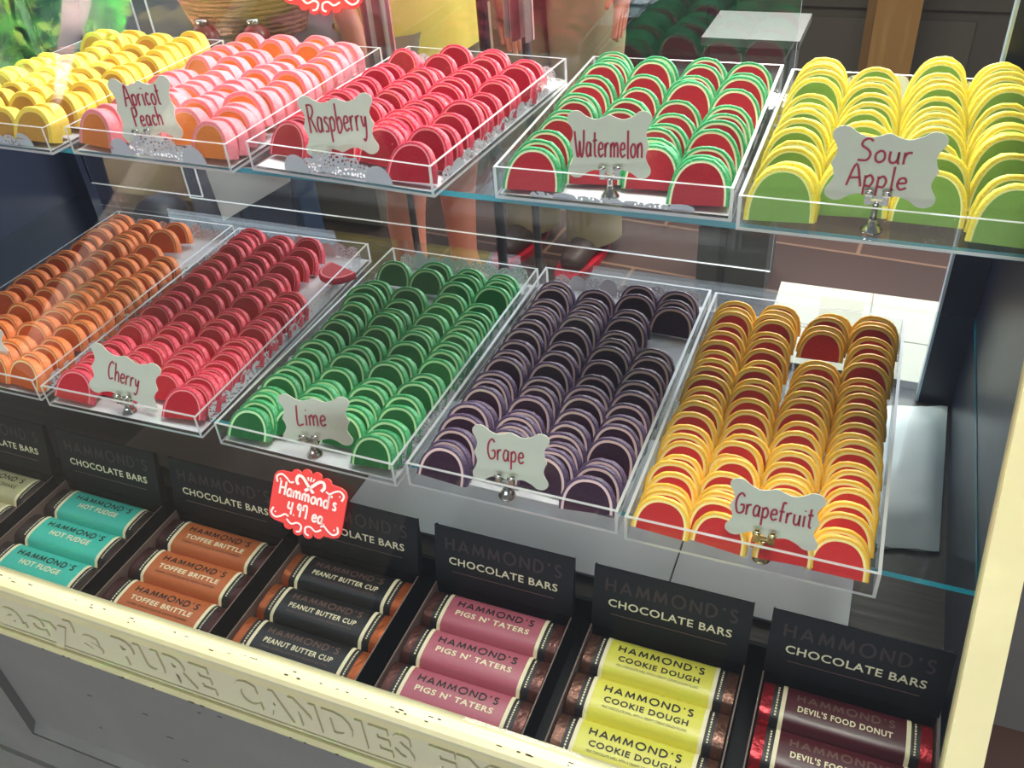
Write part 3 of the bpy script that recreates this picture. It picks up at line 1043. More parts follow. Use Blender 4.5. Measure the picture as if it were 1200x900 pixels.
# top of every slice in the photograph, row by row, back to front
ROWS = {
    'grapefruit': [
        pz(zA, (300, 45), (275, 75), (250, 110), (235, 165), (225, 205), (200, 270), (180, 305), (165, 355), (150, 410), (135, 448), (105, 495), (70, 548), (60, 595), (55, 650), (30, 712)) + pz(zB, (275, 18), (262, 58), (255, 102), (235, 147), (205, 192), (190, 225), (165, 288), (140, 325)),
        pz(zA, (540, 65), (520, 95), (500, 120), (490, 158), (480, 205), (465, 252), (455, 305), (440, 360), (425, 415), (410, 465), (390, 510), (375, 568), (365, 648), (345, 715)) + pz(zB, (555, 20), (520, 60), (485, 98), (500, 143), (475, 188), (450, 250), (430, 290), (405, 345), (430, 408)),
        pz(zA, (815, 108), (790, 150), (775, 185), (770, 205), (745, 365), (740, 395), (720, 455), (705, 490), (690, 540), (680, 582), (660, 632), (640, 690), (630, 760)) + pz(zB, (780, 68), (765, 105), (750, 145), (735, 200), (720, 248), (700, 290), (690, 335), (675, 385), (655, 435), (820, 515)),
        pz(zA, (1060, 140), (1060, 165), (1060, 195), (1045, 235), (1040, 280), (1030, 335), (1010, 390), (990, 452), (985, 510), (985, 548), (980, 605), (960, 642), (945, 705)) + pz(zB, (1022, 17), (1025, 52), (1030, 95), (1025, 140), (1020, 182), (1010, 232), (1010, 265), (1000, 318), (990, 375), (980, 430), (960, 478)),
    ],
    'grape': [
        pz(zC, (470, 58), (415, 82), (410, 135), (370, 175), (330, 205), (290, 255), (250, 298), (225, 355), (190, 405), (165, 450), (130, 520), (90, 560)) + pz(zD, (385, 55), (330, 105), (320, 140), (265, 172), (250, 245), (190, 300), (155, 362)),
        pz(zC, (630, 82), (630, 140), (610, 180), (570, 215), (555, 250), (510, 302), (470, 365), (440, 420), (430, 488)) + pz(zD, (660, -10), (620, 30), (610, 92), (570, 142), (545, 182), (510, 230), (480, 288), (430, 340), (380, 398)),
        pz(zC, (855, 65), (840, 118), (850, 205), (820, 240), (740, 310), (730, 355), (715, 395), (690, 462)) + pz(zD, (880, -15), (870, 42), (850, 92), (820, 150), (755, 205), (745, 262), (710, 295), (680, 330), (600, 410)),
        pz(zC, (1050, 105), (1040, 145), (1040, 190), (940, 405), (930, 445), (890, 525)) + pz(zD, (1090, 15), (1070, 60), (1050, 125), (1040, 175), (1010, 222), (980, 280), (930, 388), (920, 412), (860, 462)),
    ],
    'lime': [
        pz(zE, (520, 65), (450, 170), (390, 205), (345, 240), (310, 285), (255, 330), (200, 368), (170, 425), (120, 480), (85, 520)) + pz(zF_, (450, 118), (400, 160), (350, 195), (290, 248), (245, 300), (205, 335), (140, 395)),
        pz(zE, (705, 65), (680, 105), (590, 210), (520, 258), (480, 300), (420, 330), (400, 390)) + pz(zF_, (710, 5), (715, 65), (665, 98), (600, 150), (560, 220), (520, 265), (470, 318), (420, 365), (310, 412)),
        pz(zE, (890, 100), (870, 135), (855, 190), (760, 220), (700, 285), (690, 338), (660, 398), (600, 425)) + pz(zF_, (920, 25), (890, 90), (830, 130), (780, 205), (770, 250), (735, 295), (680, 340), (620, 415)),
        pz(zE, (1080, 135), (1060, 160), (1020, 200), (930, 278), (910, 320), (890, 358), (870, 408)) + pz(zF_, (1160, 5), (1140, 42), (1120, 78), (1070, 108), (1020, 180), (980, 220), (930, 295), (890, 325), (840, 405), (800, 470), (770, 545)),
    ],
    'cherry': [
        pz(zG, (550, 58), (530, 85), (510, 100), (490, 122), (470, 148), (420, 185), (385, 230), (340, 262), (290, 310), (230, 362), (190, 398), (150, 432)) + pz(zH, (680, -10), (620, 38), (575, 68), (540, 102), (470, 155), (430, 185), (370, 222), (300, 275), (265, 320), (200, 360), (155, 395)),
        pz(zG, (710, 88), (690, 110), (680, 135), (650, 180), (620, 215), (590, 240), (545, 270), (510, 300), (470, 340), (430, 380), (370, 425)) + pz(zH, (900, -15), (850, 30), (800, 80), (740, 108), (700, 150), (650, 195), (600, 245), (470, 242), (440, 300), (395, 345), (350, 380)),
        pz(zG, (870, 118), (840, 160), (800, 205), (760, 260), (730, 300), (700, 325), (650, 365), (600, 390), (560, 425)) + pz(zH, (1120, 10), (1040, 28), (1010, 85), (960, 105), (900, 155), (850, 215), (830, 245), (790, 270), (750, 305), (680, 335)),
        pz(zG, (800, 398), (770, 430), (750, 460), (710, 490), (660, 550), (610, 590)) + pz(zH, (1190, 100), (1150, 145), (1130, 180), (1100, 212), (1065, 250), (1020, 295), (985, 330), (940, 362), (900, 395), (850, 420), (760, 430)),
    ],
    'orange': [
        pz(zI, (420, 60), (370, 90), (340, 120), (300, 170), (240, 210), (170, 245), (120, 320), (60, 365), (0, 426)) + [(67, 318), (57, 325), (41, 332), (22, 341), (3, 359), (-12, 372), (-28, 384)],
        pz(zI, (620, 90), (580, 135), (520, 175), (480, 205), (450, 235), (380, 265), (320, 330), (250, 365), (160, 430), (90, 485), (50, 530)) + pz(zJ, (450, 40), (380, 110), (280, 180), (160, 250), (110, 300), (40, 365), (-20, 420)),
        pz(zI, (820, 115), (760, 180), (600, 255), (540, 330), (450, 380), (420, 420), (360, 470), (320, 520), (230, 540), (190, 580), (150, 650), (100, 670), (60, 720)) + pz(zJ, (560, 205), (450, 262), (360, 325), (270, 400), (220, 465), (100, 485), (30, 540)),
        pz(zI, (780, 360), (720, 395), (670, 430), (600, 480), (510, 540), (480, 565), (434, 605)) + pz(zJ, (920, 130), (840, 185), (790, 250), (680, 265), (640, 335), (570, 430), (460, 475), (380, 550), (240, 605)),
    ],
    'apple': [
        pz(zK, (350, 32), (340, 65), (335, 90), (320, 112), (305, 145), (290, 185), (280, 225), (265, 272), (255, 305), (225, 345)) + pz(zL, (205, 25), (200, 75), (190, 130), (210, 175)),
        pz(zK, (580, 85), (565, 125), (560, 150), (555, 180), (545, 215), (535, 265), (530, 335), (500, 355), (480, 378)) + pz(zL, (455, 75), (445, 130), (440, 182)),
        pz(zK, (810, 32), (800, 65), (795, 115), (785, 140), (780, 185), (775, 208), (770, 240), (780, 280), (790, 312), (790, 335), (770, 385)) + pz(zL, (785, 100), (770, 178)),
        pz(zK, (1050, 55), (1065, 72), (1060, 105), (1060, 135), (1060, 165), (1060, 195), (1050, 238), (1055, 270), (1050, 298), (1050, 332), (1065, 345), (1060, 372)) + pz(zL, (1070, 70), (1070, 97), (1080, 180), (1080, 250)),
    ],
    'watermelon': [
        pz(zM, (500, 40), (500, 80), (490, 98), (460, 132), (430, 165), (400, 195), (360, 242), (340, 268), (310, 300), (260, 340)) + pz(zN, (235, 72), (185, 128), (190, 185)),
        pz(zM, (700, 110), (670, 112), (640, 168), (620, 215), (600, 280), (570, 310)) + pz(zN, (520, 30), (480, 75), (450, 120), (420, 165), (395, 205)),
        pz(zM, (900, 98), (880, 125), (860, 155), (840, 190), (830, 205), (790, 272), (770, 318)) + pz(zN, (735, 38), (690, 62), (680, 120), (670, 180), (650, 208)),
        pz(zM, (1110, 122), (1120, 150), (1065, 182), (1050, 222), (1040, 302), (1010, 322)) + pz(zN, (1005, 38), (925, 62), (920, 132), (920, 225), (880, 262)),
    ],
    'raspberry': [
        pz(zO, (480, 75), (410, 90), (330, 125), (280, 165), (240, 200), (200, 222), (150, 250), (110, 265), (60, 290)) + pz(zP, (406, 64), (350, 90), (300, 120), (255, 130), (200, 155)),
        pz(zO, (620, 20), (570, 85), (540, 140), (500, 160), (460, 190), (430, 220), (390, 245), (340, 265), (300, 300), (250, 335)) + pz(zP, (620, 130), (560, 190), (500, 240), (440, 300)),
        pz(zO, (830, 38), (820, 72), (780, 105), (745, 140), (710, 175), (650, 215), (620, 240), (570, 260), (520, 285)) + pz(zP, (870, 62), (830, 105), (770, 140), (740, 165), (690, 185), (665, 260), (635, 345)),
        pz(zO, (1030, 100), (960, 140), (900, 195), (870, 215), (830, 260)) + pz(zP, (1175, 52), (1110, 82), (1050, 125), (985, 165), (880, 197), (820, 350)),
    ],
    'apricot': [
        pz(zQ, (480, 40), (410, 110), (350, 145), (240, 165), (150, 200), (100, 265), (60, 295)) + [(180, 86), (165, 92)] + pz(zR, (390, 30), (300, 75), (215, 135), (125, 190)),
        pz(zQ, (690, 95), (580, 80), (500, 150), (440, 170), (370, 210), (330, 240), (290, 275), (220, 300), (150, 335), (100, 365)) + pz(zR, (600, 60), (540, 120), (460, 170), (370, 215)),
        pz(zQ, (880, 150), (810, 120), (700, 180), (640, 215), (580, 245), (520, 270), (460, 300), (400, 325), (340, 360), (270, 385)) + pz(zR, (760, 82), (690, 108), (640, 245)),
        pz(zQ, (1060, 150), (1000, 180), (955, 190), (900, 200), (800, 222), (740, 262), (690, 285), (640, 320), (570, 350)) + pz(zR, (1060, 50), (990, 105), (920, 145), (880, 185), (850, 240), (820, 320)),
    ],
    'lemon': [
        pz(zS, (290, 35), (240, 80)) + pz(zT, (450, 60), (350, 85), (230, 112), (140, 175), (50, 205), (-40, 260), (-120, 310)),
        pz(zS, (560, 50), (470, 85), (400, 95), (330, 140), (290, 180), (230, 220), (170, 250)) + pz(zT, (500, 140), (400, 180), (310, 205), (220, 245), (110, 275), (0, 330), (-90, 380)),
        pz(zS, (740, 95), (640, 115), (560, 175), (480, 215), (400, 240), (330, 265), (260, 330), (180, 360)) + pz(zT, (500, 265), (400, 290), (250, 325), (80, 345), (20, 515)),
        pz(zS, (1040, 140), (950, 160), (840, 165), (760, 185), (700, 205), (660, 230), (600, 280), (520, 310), (440, 335)) + pz(zT, (750, 250), (650, 300), (560, 345), (400, 365), (290, 490), (215, 615)),
    ],
}
LEAN = {'apple': 18, 'watermelon': 23, 'raspberry': 26, 'apricot': 20, 'lemon': 20, 'orange': 29, 'cherry': 35, 'lime': 35, 'grape': 33, 'grapefruit': 37}
LIFT = {k: 0.0 for k in FLAV}
rnd = random.Random(11)
for k, rows in ROWS.items():
    x0, y0, z0, yaw, w, d, h = TRAYS[k]
    fw, fh, ft = FLAV[k][3], FLAV[k][4], FLAV[k][5]
    th = radians(LEAN[k])
    inv = TM[k].inverted()
    zb = TW + 0.0012
    za = zb + fh * cos(th) + 1.35 * ft * sin(th) + LIFT[k]
    nb, rev = BESIDE[k]
    for ci, row in enumerate(rows):
        loc = []
        for (u, v) in row:
            p = inv @ on_z(u, v, z0 + za)
            loc.append([p.x, p.y - fh * sin(th) - 0.35 * ft])
        n = len(loc)
        mp = ft / cos(th) + 0.0002
        # keep the pieces inside the tray and clear of one another
        lo, hi = TW + ((0.0255 if z0 else 0.0215) if ci in (1, 2) and k not in ('grapefruit', 'lemon', 'orange') else 0.003), d - TW - ft - fh * sin(th) - 0.003
        avail = (hi - lo) / max(1, n - 1)
        mpe = min(mp, avail)
        loc[-1][1] = max(loc[-1][1], lo)
        for i in range(n - 2, -1, -1):
            loc[i][1] = max(loc[i][1], loc[i + 1][1] + mpe)
        if loc[0][1] > hi:
            loc[0][1] = hi
            for i in range(1, n):
                loc[i][1] = min(loc[i][1], loc[i - 1][1] - mpe)
        slot = (w - 2 * TW) / 4
        cxn = TW + slot * (ci + 0.5)
        for i, (lx, ly) in enumerate(loc):
            lx = cxn + max(-0.5 * max(0, slot - fw) - 0.004, min(0.5 * max(0, slot - fw) + 0.004, lx - cxn))
            lx = max(TW + fw / 2 + 0.0003, min(w - TW - fw / 2 - 0.0003, lx))
            fi = n - 1 - i
            nth_col = (4 - ci) if rev else (ci + 1)
            rowtxt = ('in the row beside the %s tray' if nth_col == 1 else '%s row from the %%s tray' % ORD[nth_col - 1]) % {'apricot': 'apricot peach'}.get(nb, nb)
            lab = '%s, %s, %s' % (LOOK[k], 'at the very front' if fi == 0 else '%s from the front' % ORD[fi], rowtxt)
            lean = th + radians(rnd.uniform(-2.5, 2.5)) * (0.5 if mpe >= mp else 0.2)
            ya = 7 if k in ('cherry', 'lime', 'orange', 'apricot', 'lemon', 'raspberry') else 4.5
            roll = radians(rnd.uniform(-1, 1) * (7 if ya > 5 else 4))
            yj = rnd.uniform(-ya, ya)
            if rnd.random() < 0.10 and k not in ('apple', 'grapefruit'):
                yj *= 1.9
                roll *= 1.8
            sc = rnd.uniform(0.95, 1.03)
            dz = abs(sin(roll)) * fw * 0.5 + ft * sin(lean) + 0.0002
            M = TM[k] @ T(lx, ly, zb + dz) @ RZ(radians(yj)) @ RX(-lean) @ RY(roll) @ Matrix.Diagonal((sc, 1, sc * rnd.uniform(0.96, 1.05), 1))
            make_slice(k, M, lab, rnd)


def loose(k, u, v, zoff, label, rot):
    p = on_z(u, v, TRAYS[k][2] + zoff)
    make_slice(k, T(p.x, p.y, p.z) @ rot, label, rnd)


p = on_z(403, 322, 0.008)
loose('cherry', 403, 320, 0.0185, 'single red cherry jelly slice lying by itself on the doily at the back', RZ(radians(-20)) @ RX(radians(88)) @ RY(radians(0)))

# ------------------------------------------------------------------ flavour cards in metal clips
CARD = [(-.50, .36), (-.48, .45), (-.42, .49), (-.33, .46), (-.22, .38), (-.12, .38), (-.05, .42), (0, .45), (.05, .42), (.12, .38), (.22, .38), (.33, .46), (.42, .49), (.48, .45), (.50, .36), (.465, .22),
        (.45, .08), (.47, 0), (.45, -.08), (.465, -.22), (.50, -.36), (.48, -.45), (.42, -.49), (.33, -.46), (.22, -.38), (.12, -.38), (.05, -.42), (0, -.44), (-.05, -.42), (-.12, -.38), (-.22, -.38), (-.33, -.46), (-.42, -.49), (-.48, -.45), (-.50, -.36),
        (-.465, -.22), (-.45, -.08), (-.47, 0), (-.45, .08), (-.465, .22)]


def smooth_loop(p, n=4):
    out = []
    m = len(p)
    for i in range(m):
        a, b, c, d = p[i - 1], p[i], p[(i + 1) % m], p[(i + 2) % m]
        for k in range(n):
            t = k / n
            out.append(tuple(0.5 * (2 * b[j] + (c[j] - a[j]) * t + (2 * a[j] - 5 * b[j] + 4 * c[j] - d[j]) * t * t + (3 * b[j] - a[j] - 3 * c[j] + d[j]) * t ** 3) for j in (0, 1)))
    return out


_q = [(0, .44), (.08, .40), (.17, .375), (.27, .42), (.35, .49), (.43, .49), (.485, .43), (.49, .35), (.455, .27), (.43, .18), (.445, .08), (.47, 0)]
_h = [(x, y) for x, y in _q]
CARD = smooth_loop([(x, y) for x, y in _h] + [(x, -y) for x, y in _h[-2::-1]] + [(-x, -y) for x, y in _h[1:]] + [(-x, y) for x, y in _h[-2:0:-1]])


def holder_and_card(k, base_px, card_px, wpx, hpx, lines, yaw, nice, roll=0.0, lean=8, tscale=1.0, gold=False, yf=0.4):
    z0 = TRAYS[k][2] + TW + 0.0010
    bl = TM[k].inverted() @ on_z(base_px[0], base_px[1], z0)
    b0 = TM[k] @ Vector((bl.x, 0.0170 if TRAYS[k][2] else 0.0130, TW + 0.0010))
    c = on_y(card_px[0], card_px[1], b0.y)
    dep = depth_of(c)
    phi = math.atan2(CP.x - b0.x, b0.y - CP.y)
    yaw = phi * yf + yaw
    w, hh = wpx * dep / FPX / cos(phi - yaw) * 1.02, hpx * dep / FPX * 1.10
    c = on_y(card_px[0], card_px[1], b0.y + sin(radians(lean)) * hh / 2)
    z_low = c.z - cos(radians(lean)) * hh * 0.46
    fw = RZ(yaw)
    t = thing('card_clip', 'small silver card clip standing in the %s tray' % nice, 'card holder', T(b0.x, b0.y, z0), 'silver clips holding the flavour cards')
    mb = MB()
    mb.lathe([(0.0085, 0), (0.0085, 0.0015), (0.0068, 0.0028), (0.0064, 0.0045), (0.0047, 0.0058), (0.0050, 0.0070), (0.0033, 0.0088), (0.0030, 0.0105)], 22)
    mt = mat('brass_metal', (0.80, 0.66, 0.36, 1), 0.16, metal=1.0) if gold else M_CHROME
    o = mb.build('base', mt); o.parent = t
    zc = max(0.016, z_low - z0)
    mb = MB()
    mb.lathe([(0.0030, 0.0105), (0.0026, 0.014), (0.0026, zc - 0.004), (0.0034, zc - 0.001), (0.0020, zc)], 14)
    o = mb.build('stem', mt); o.parent = t
    mb = MB()
    mb.box(-0.0085, 0.0085, -0.0022, 0.0022, zc - 0.002, zc + 0.0006, 0, fw)
    for sx in (-1, 1):
        mb.box(sx * 0.0066 - 0.0026, sx * 0.0066 + 0.0026, -0.0042, -0.0028, zc - 0.002, zc + 0.0085, 0, fw)
        mb.tube([fw @ Vector((sx * 0.0066 - 0.0034, -0.0040, zc + 0.0090)), fw @ Vector((sx * 0.0066 + 0.0034, -0.0040, zc + 0.0090))], 0.0019, 8)
        mb.box(sx * 0.0068 - 0.0020, sx * 0.0068 + 0.0020, 0.0012, 0.0022, zc, zc + 0.0080, 0, fw)
    o = mb.build('prong', mt); o.parent = t
    M = T(c.x, c.y, c.z) @ RZ(yaw) @ RX(radians(-lean)) @ RY(roll) @ RX(radians(90))
    mb = MB()
    mb.prism([(x * w, y * hh) for x, y in CARD], -0.0004, 0.0004, 0)
    n = len(lines)
    for i, (s, cxo, yo, hgt, sq) in enumerate(lines):
        handwrite(mb, s, lambda a, bb: (a, bb, 0.0007), cxo * w, yo * hh, hgt * hh, 0.0019 * tscale, 1, sq)
    o = mb.build('flavor_card', [M_CARD, M_RED], M=M)
    tag(o, ('white scalloped card reading %s in red handwriting' % nice) if lines else 'white scalloped card of which only one corner shows beside the orange slices', 'sign', 'handwritten flavour cards')


def fit(s, wfrac, hgt, asp):
    """squeeze so that s spans wfrac of the card's width; asp = card height / width"""
    tot = sum(G[c][0] + 0.08 for c in s)
    return wfrac / (tot * hgt * asp)


def ln(s, cxo, yo, hgt, wf, asp):
    return (s, cxo, yo, hgt, fit(s, wf, hgt, asp))


holder_and_card('apricot', (177, 178), (171, 128), 66, 68, [ln('Apricot', 0, 0.06, 0.34, 0.66, 1.13), ln('Peach', 0.0, -0.26, 0.30, 0.54, 1.13)], 0.0, 'apricot peach', lean=4, yf=0.45)
holder_and_card('raspberry', (400, 188), (397, 147), 84, 66, [ln('Raspberry', 0, -0.10, 0.46, 0.84, .864)], 0.0, 'raspberry', lean=4, yf=0.55)
holder_and_card('watermelon', (717, 228), (714, 170), 97, 74, [ln('Watermelon', 0, -0.18, 0.40, 0.84, .84)], 0.0, 'watermelon', lean=3, yf=0.60)
holder_and_card('apple', (1021, 268), (1036, 196), 124, 84, [ln('Sour', 0.0, 0.06, 0.30, 0.50, .745), ln('Apple', -0.03, -0.28, 0.30, 0.56, .745)], 0.0, 'sour apple', lean=2, yf=0.05)
holder_and_card('cherry', (153, 482), (146, 443), 66, 60, [ln('Cherry', 0, -0.12, 0.36, 0.66, 1.0)], radians(-14), 'cherry', roll=radians(14), lean=16)
holder_and_card('lime', (371, 531), (370, 492), 77, 58, [ln('Lime', -0.05, -0.12, 0.40, 0.50, .83)], 0.0, 'lime', lean=14, yf=0.30)
holder_and_card('grape', (596, 578), (598, 536), 88, 68, [ln('Grape', -0.05, -0.08, 0.36, 0.54, .85)], 0.0, 'grape', lean=14, yf=0.15)
holder_and_card('grapefruit', (893, 650), (907, 603), 108, 72, [ln('Grapefruit', 0, -0.10, 0.36, 0.84, .73)], 0.0, 'grapefruit', lean=12, yf=0.00, gold=True)
holder_and_card('orange', (-24, 450), (-30, 413), 68, 54, [], 0.0, 'orange', lean=6)

# ------------------------------------------------------------------ coral price plaques on the front glass
def plaque_outline():
    top = [(.50, 0), (.50, .27), (.47, .34), (.41, .37), (.28, .38)]
    for cx3, cy3 in ((.205, .385), (.07, .43), (-.07, .43), (-.205, .385)):
        top += [(cx3 + .066 * cos(pi * q / 6), cy3 + .062 * sin(pi * q / 6)) for q in range(7)]
    top += [(-.28, .38), (-.41, .37), (-.47, .34), (-.50, .27), (-.50, 0)]
    return top + [(-x, -y) for x, y in top[1:-1]]


PLAQ = plaque_outline()


def swirl(cx, cy, r, turns, dirn, start):
    out = []
    for i in range(16):
        t_ = i / 15
        a = start + dirn * turns * 2 * pi * t_
        rr = r * (1 - 0.75 * t_)
        out.append((cx + rr * cos(a), cy + rr * sin(a)))
    return out


def plaque(u, v, wpx, hpx, label, price, roll):
    c = on_glass(u, v)
    dep = depth_of(c)
    w, h = wpx * dep / FPX, hpx * dep / FPX * 1.02
    ang = math.atan2(1.0, GK)
    M = T(c.x, c.y - 0.004, c.z + 0.003) @ RX(ang) @ RZ(roll)
    mb = MB()
    mb.prism([(x * w, y * h) for x, y in PLAQ], -0.0008, 0.0008, 0)
    fn = lambda a, bb: (a * w, bb * h, 0.0012)
    for sx in (-1, 1):
        for sy in (-1, 1):
            ribbon(mb, [(sx * a, sy * bb) for a, bb in smooth_path([(.44, .19), (.46, .27), (.40, .32), (.33, .29), (.27, .24), (.22, .26)])], 0.026, fn, 1)
            ribbon(mb, [(sx * a, sy * bb) for a, bb in ((.40, .24), (.415, .255))], 0.022, fn, 1)
            if sy < 0 or not price:
                ribbon(mb, [(sx * a, sy * bb) for a, bb in smooth_path([(.24, .30), (.17, .35), (.09, .31), (.03, .34), (.04, .42), (.09, .44)])], 0.026, fn, 1)
        if price:
            ribbon(mb, smooth_path([(sx * .06, .18), (sx * -.02, .26), (sx * -.11, .36), (sx * -.17, .37), (sx * -.19, .30), (sx * -.155, .24)]), 0.042, fn, 1)
            ribbon(mb, [(sx * .03, .34), (sx * .045, .39)], 0.02, fn, 1)
    if price:
        ribbon(mb, [(0, .33), (0, .40)], 0.02, fn, 1)
    if price:
        handwrite(mb, "Hammond's", fn2(w, h), 0.0, 0.03 * h, 0.20 * h, 0.026 * w, 1, fit("Hammond's", 0.80, 0.20, h / w))
        handwrite(mb, '4.97 ea.', fn2(w, h), 0.02 * w, -0.22 * h, 0.19 * h, 0.026 * w, 1, fit('4.97 ea.', 0.54, 0.19, h / w))
    o = mb.build('price_plaque', [M_CORAL, M_PINKW], M=M)
    return tag(o, label, 'sign', 'coral price plaques on the glass')


def fn2(w, h):
    return lambda a, bb: (a, bb, 0.0012)


plaque(364, 590, 100, 80, 'coral scalloped price plaque on the glass, priced for the chocolate bars', True, radians(-3))
plaque(384, -22, 108, 82, 'coral scalloped plaque at the top of the glass above the candy trays', False, radians(-2))

# ------------------------------------------------------------------ chocolate boxes and bars
BW, BD, BZ, BY0 = 0.155, 0.1475, -0.126, -0.1535
HB, HT = 0.0738, 0.2239
BX0, BXP = -0.7350, 0.1758
BOXES = [
    ('malted_milkshake_bar', 'MALTED MILKSHAKE', '', lin(190, 182, 140), 'dark', 'dark', lin(84, 70, 62), 'cream-wrapped malted milkshake chocolate bar', 'cream malted milkshake'),
    ('hot_fudge_bar', 'HOT FUDGE', '', lin(62, 186, 168), 'dark', 'cream', lin(62, 46, 42), 'turquoise-wrapped hot fudge chocolate bar', 'turquoise hot fudge'),
    ('toffee_brittle_bar', 'TOFFEE BRITTLE', 'DARK CHOCOLATE WITH TOFFEE', lin(184, 98, 52), 'dark', 'cream', lin(78, 40, 40), 'orange-brown toffee brittle chocolate bar', 'orange-brown toffee brittle'),
    ('peanut_butter_cup_bar', 'PEANUT BUTTER CUP', 'DARK CHOCOLATE WITH PEANUT BUTTER', lin(24, 24, 28), 'brown', 'cream', lin(176, 90, 44), 'black-wrapped peanut butter cup chocolate bar', 'black peanut butter cup'),
    ('pigs_and_taters_bar', "PIGS N' TATERS", '', lin(178, 92, 108), 'dark', 'cream', lin(92, 52, 44), 'mauve-wrapped potato chip chocolate bar', 'mauve potato chip'),
    ('cookie_dough_bar', 'COOKIE DOUGH', 'MILK CHOCOLATE SHELL WITH A CREAMY COOKIE DOUGH FILLING', lin(222, 214, 84), 'dark', 'dark', lin(96, 62, 48), 'yellow-wrapped cookie dough chocolate bar', 'yellow cookie dough'),
    ('devils_food_donut_bar', "DEVIL'S FOOD DONUT", 'RICH DARK CHOCOLATE WITH A DEVILISH SWEET CAKE FILLING', lin(76, 20, 32), 'brown', 'cream', lin(150, 22, 34), 'maroon-wrapped donut chocolate bar', 'maroon donut'),
]
INK = {'dark': 2, 'cream': 3, 'brown': 4}


def bar_z(y, b, h):
    """domed top of a wrapped bar, y in -b/2..b/2"""
    s = min(1.0, abs(2 * y / b))
    return h * (1 - s ** 3.2) ** 0.42 if s < 1 else 0.0


def build_bar(spec):
    name, title, sub, col, ink1, ink2, foil, lab, _ = spec
    L, b, h = 0.148, 0.0464, 0.0125
    rows = [-b / 2 + b * i / 14 for i in range(15)]
    root = thing(name, lab, 'chocolate bar', Matrix.Identity(4))

    def shell(mb, x0, x1, gr, mi, nx=2):
        vs, fs = [], []
        m = len(rows)
        for i in range(nx + 1):
            x = x0 + (x1 - x0) * i / nx
            for y in rows:
                vs.append((x, y * (1 + gr / b), 0.0008 + max(0.0006, bar_z(y, b, h)) + gr))
        for i in range(nx):
            for j in range(m - 1):
                fs.append((i * m + j, (i + 1) * m + j, (i + 1) * m + j + 1, i * m + j + 1))
        mb.add(vs, fs, mi, True)
        for xx, flip in ((x0, False), (x1, True)):
            pts = [(xx, y * (1 + gr / b), 0.0008 + max(0.0006, bar_z(y, b, h)) + gr) for y in rows] + [(xx, b / 2, 0.0), (xx, -b / 2, 0.0)]
            mb.add(pts, [tuple(range(len(pts)))[::1 if flip else -1]], mi)
        mb.add([(x0, -b / 2, 0), (x1, -b / 2, 0), (x1, b / 2, 0), (x0, b / 2, 0)], [(0, 3, 2, 1)], mi)

    # foil wrapper with dark printed strips
    mb = MB()
    shell(mb, -L / 2, L / 2, 0.0, 0, 8)
    shell(mb, -0.0640, -0.0555, 0.0002, 1)
    shell(mb, 0.0555, 0.0640, 0.0002, 1)
    rr = random.Random(5)
    for sx in (-1, 1):
        x = sx * 0.0597
        y = -b * 0.34
        while y < b * 0.34:
            dy = rr.uniform(0.001, 0.0022)
            mb.add([(x - .0008, y, 0.0013 + bar_z(y, b, h)), (x + .0008, y, 0.0013 + bar_z(y, b, h)), (x + .0008, y + dy, 0.0013 + bar_z(y + dy, b, h)), (x - .0008, y + dy, 0.0013 + bar_z(y + dy, b, h))], [(0, 1, 2, 3)], 2)
            y += dy + 0.0011
    mf = mat(name + '_foil', foil, 0.28, metal=0.55, bump=0.6, bscale=120)
    o = mb.build('wrapper', [mf, M_DARKTXT, M_CREAMTXT]); o.parent = root
    # paper sleeve
    mb = MB()
    shell(mb, -0.0535, 0.0535, 0.0006, 0, 4)
    shell(mb, -0.0560, -0.0522, 0.0008, 1)
    shell(mb, 0.0522, 0.0560, 0.0008, 1)
    fn = lambda x, y: (x, y, 0.0008 + bar_z(y, b, h) + 0.0010)
    deco_text(mb, "HAMMOND'S", fn, 0, 0.0046, 0.084, 0.0072, INK[ink1], 0.22, 0.36)
    wt = {'HOT FUDGE': 0.060, 'COOKIE DOUGH': 0.080}.get(title, 0.082)
    put_text(mb, title, fn, 0, -0.0062, wt, 0.0066 if len(title) < 12 else 0.0058, INK[ink2], 0.026 if 'M' not in title else 0.0)
    if sub:
        put_text(mb, sub, fn, 0, -0.0122, 0.080, 0.0024, INK[ink2] if name.startswith('cookie') else INK['brown'] if name.startswith('pea') else INK['dark'])
    ms = mat(name + '_sleeve', col, 0.34, spec=0.5)
    o = mb.build('sleeve', [ms, M_CREAMTXT, M_DARKTXT, M_CREAMTXT, M_BROWNTXT]); o.parent = root
    return root


def copy_tree(o, parent=None):
    c = o.copy()
    COL.objects.link(c)
    if parent:
        c.parent = parent
    for ch in list(o.children):
        copy_tree(ch, c)
    return c


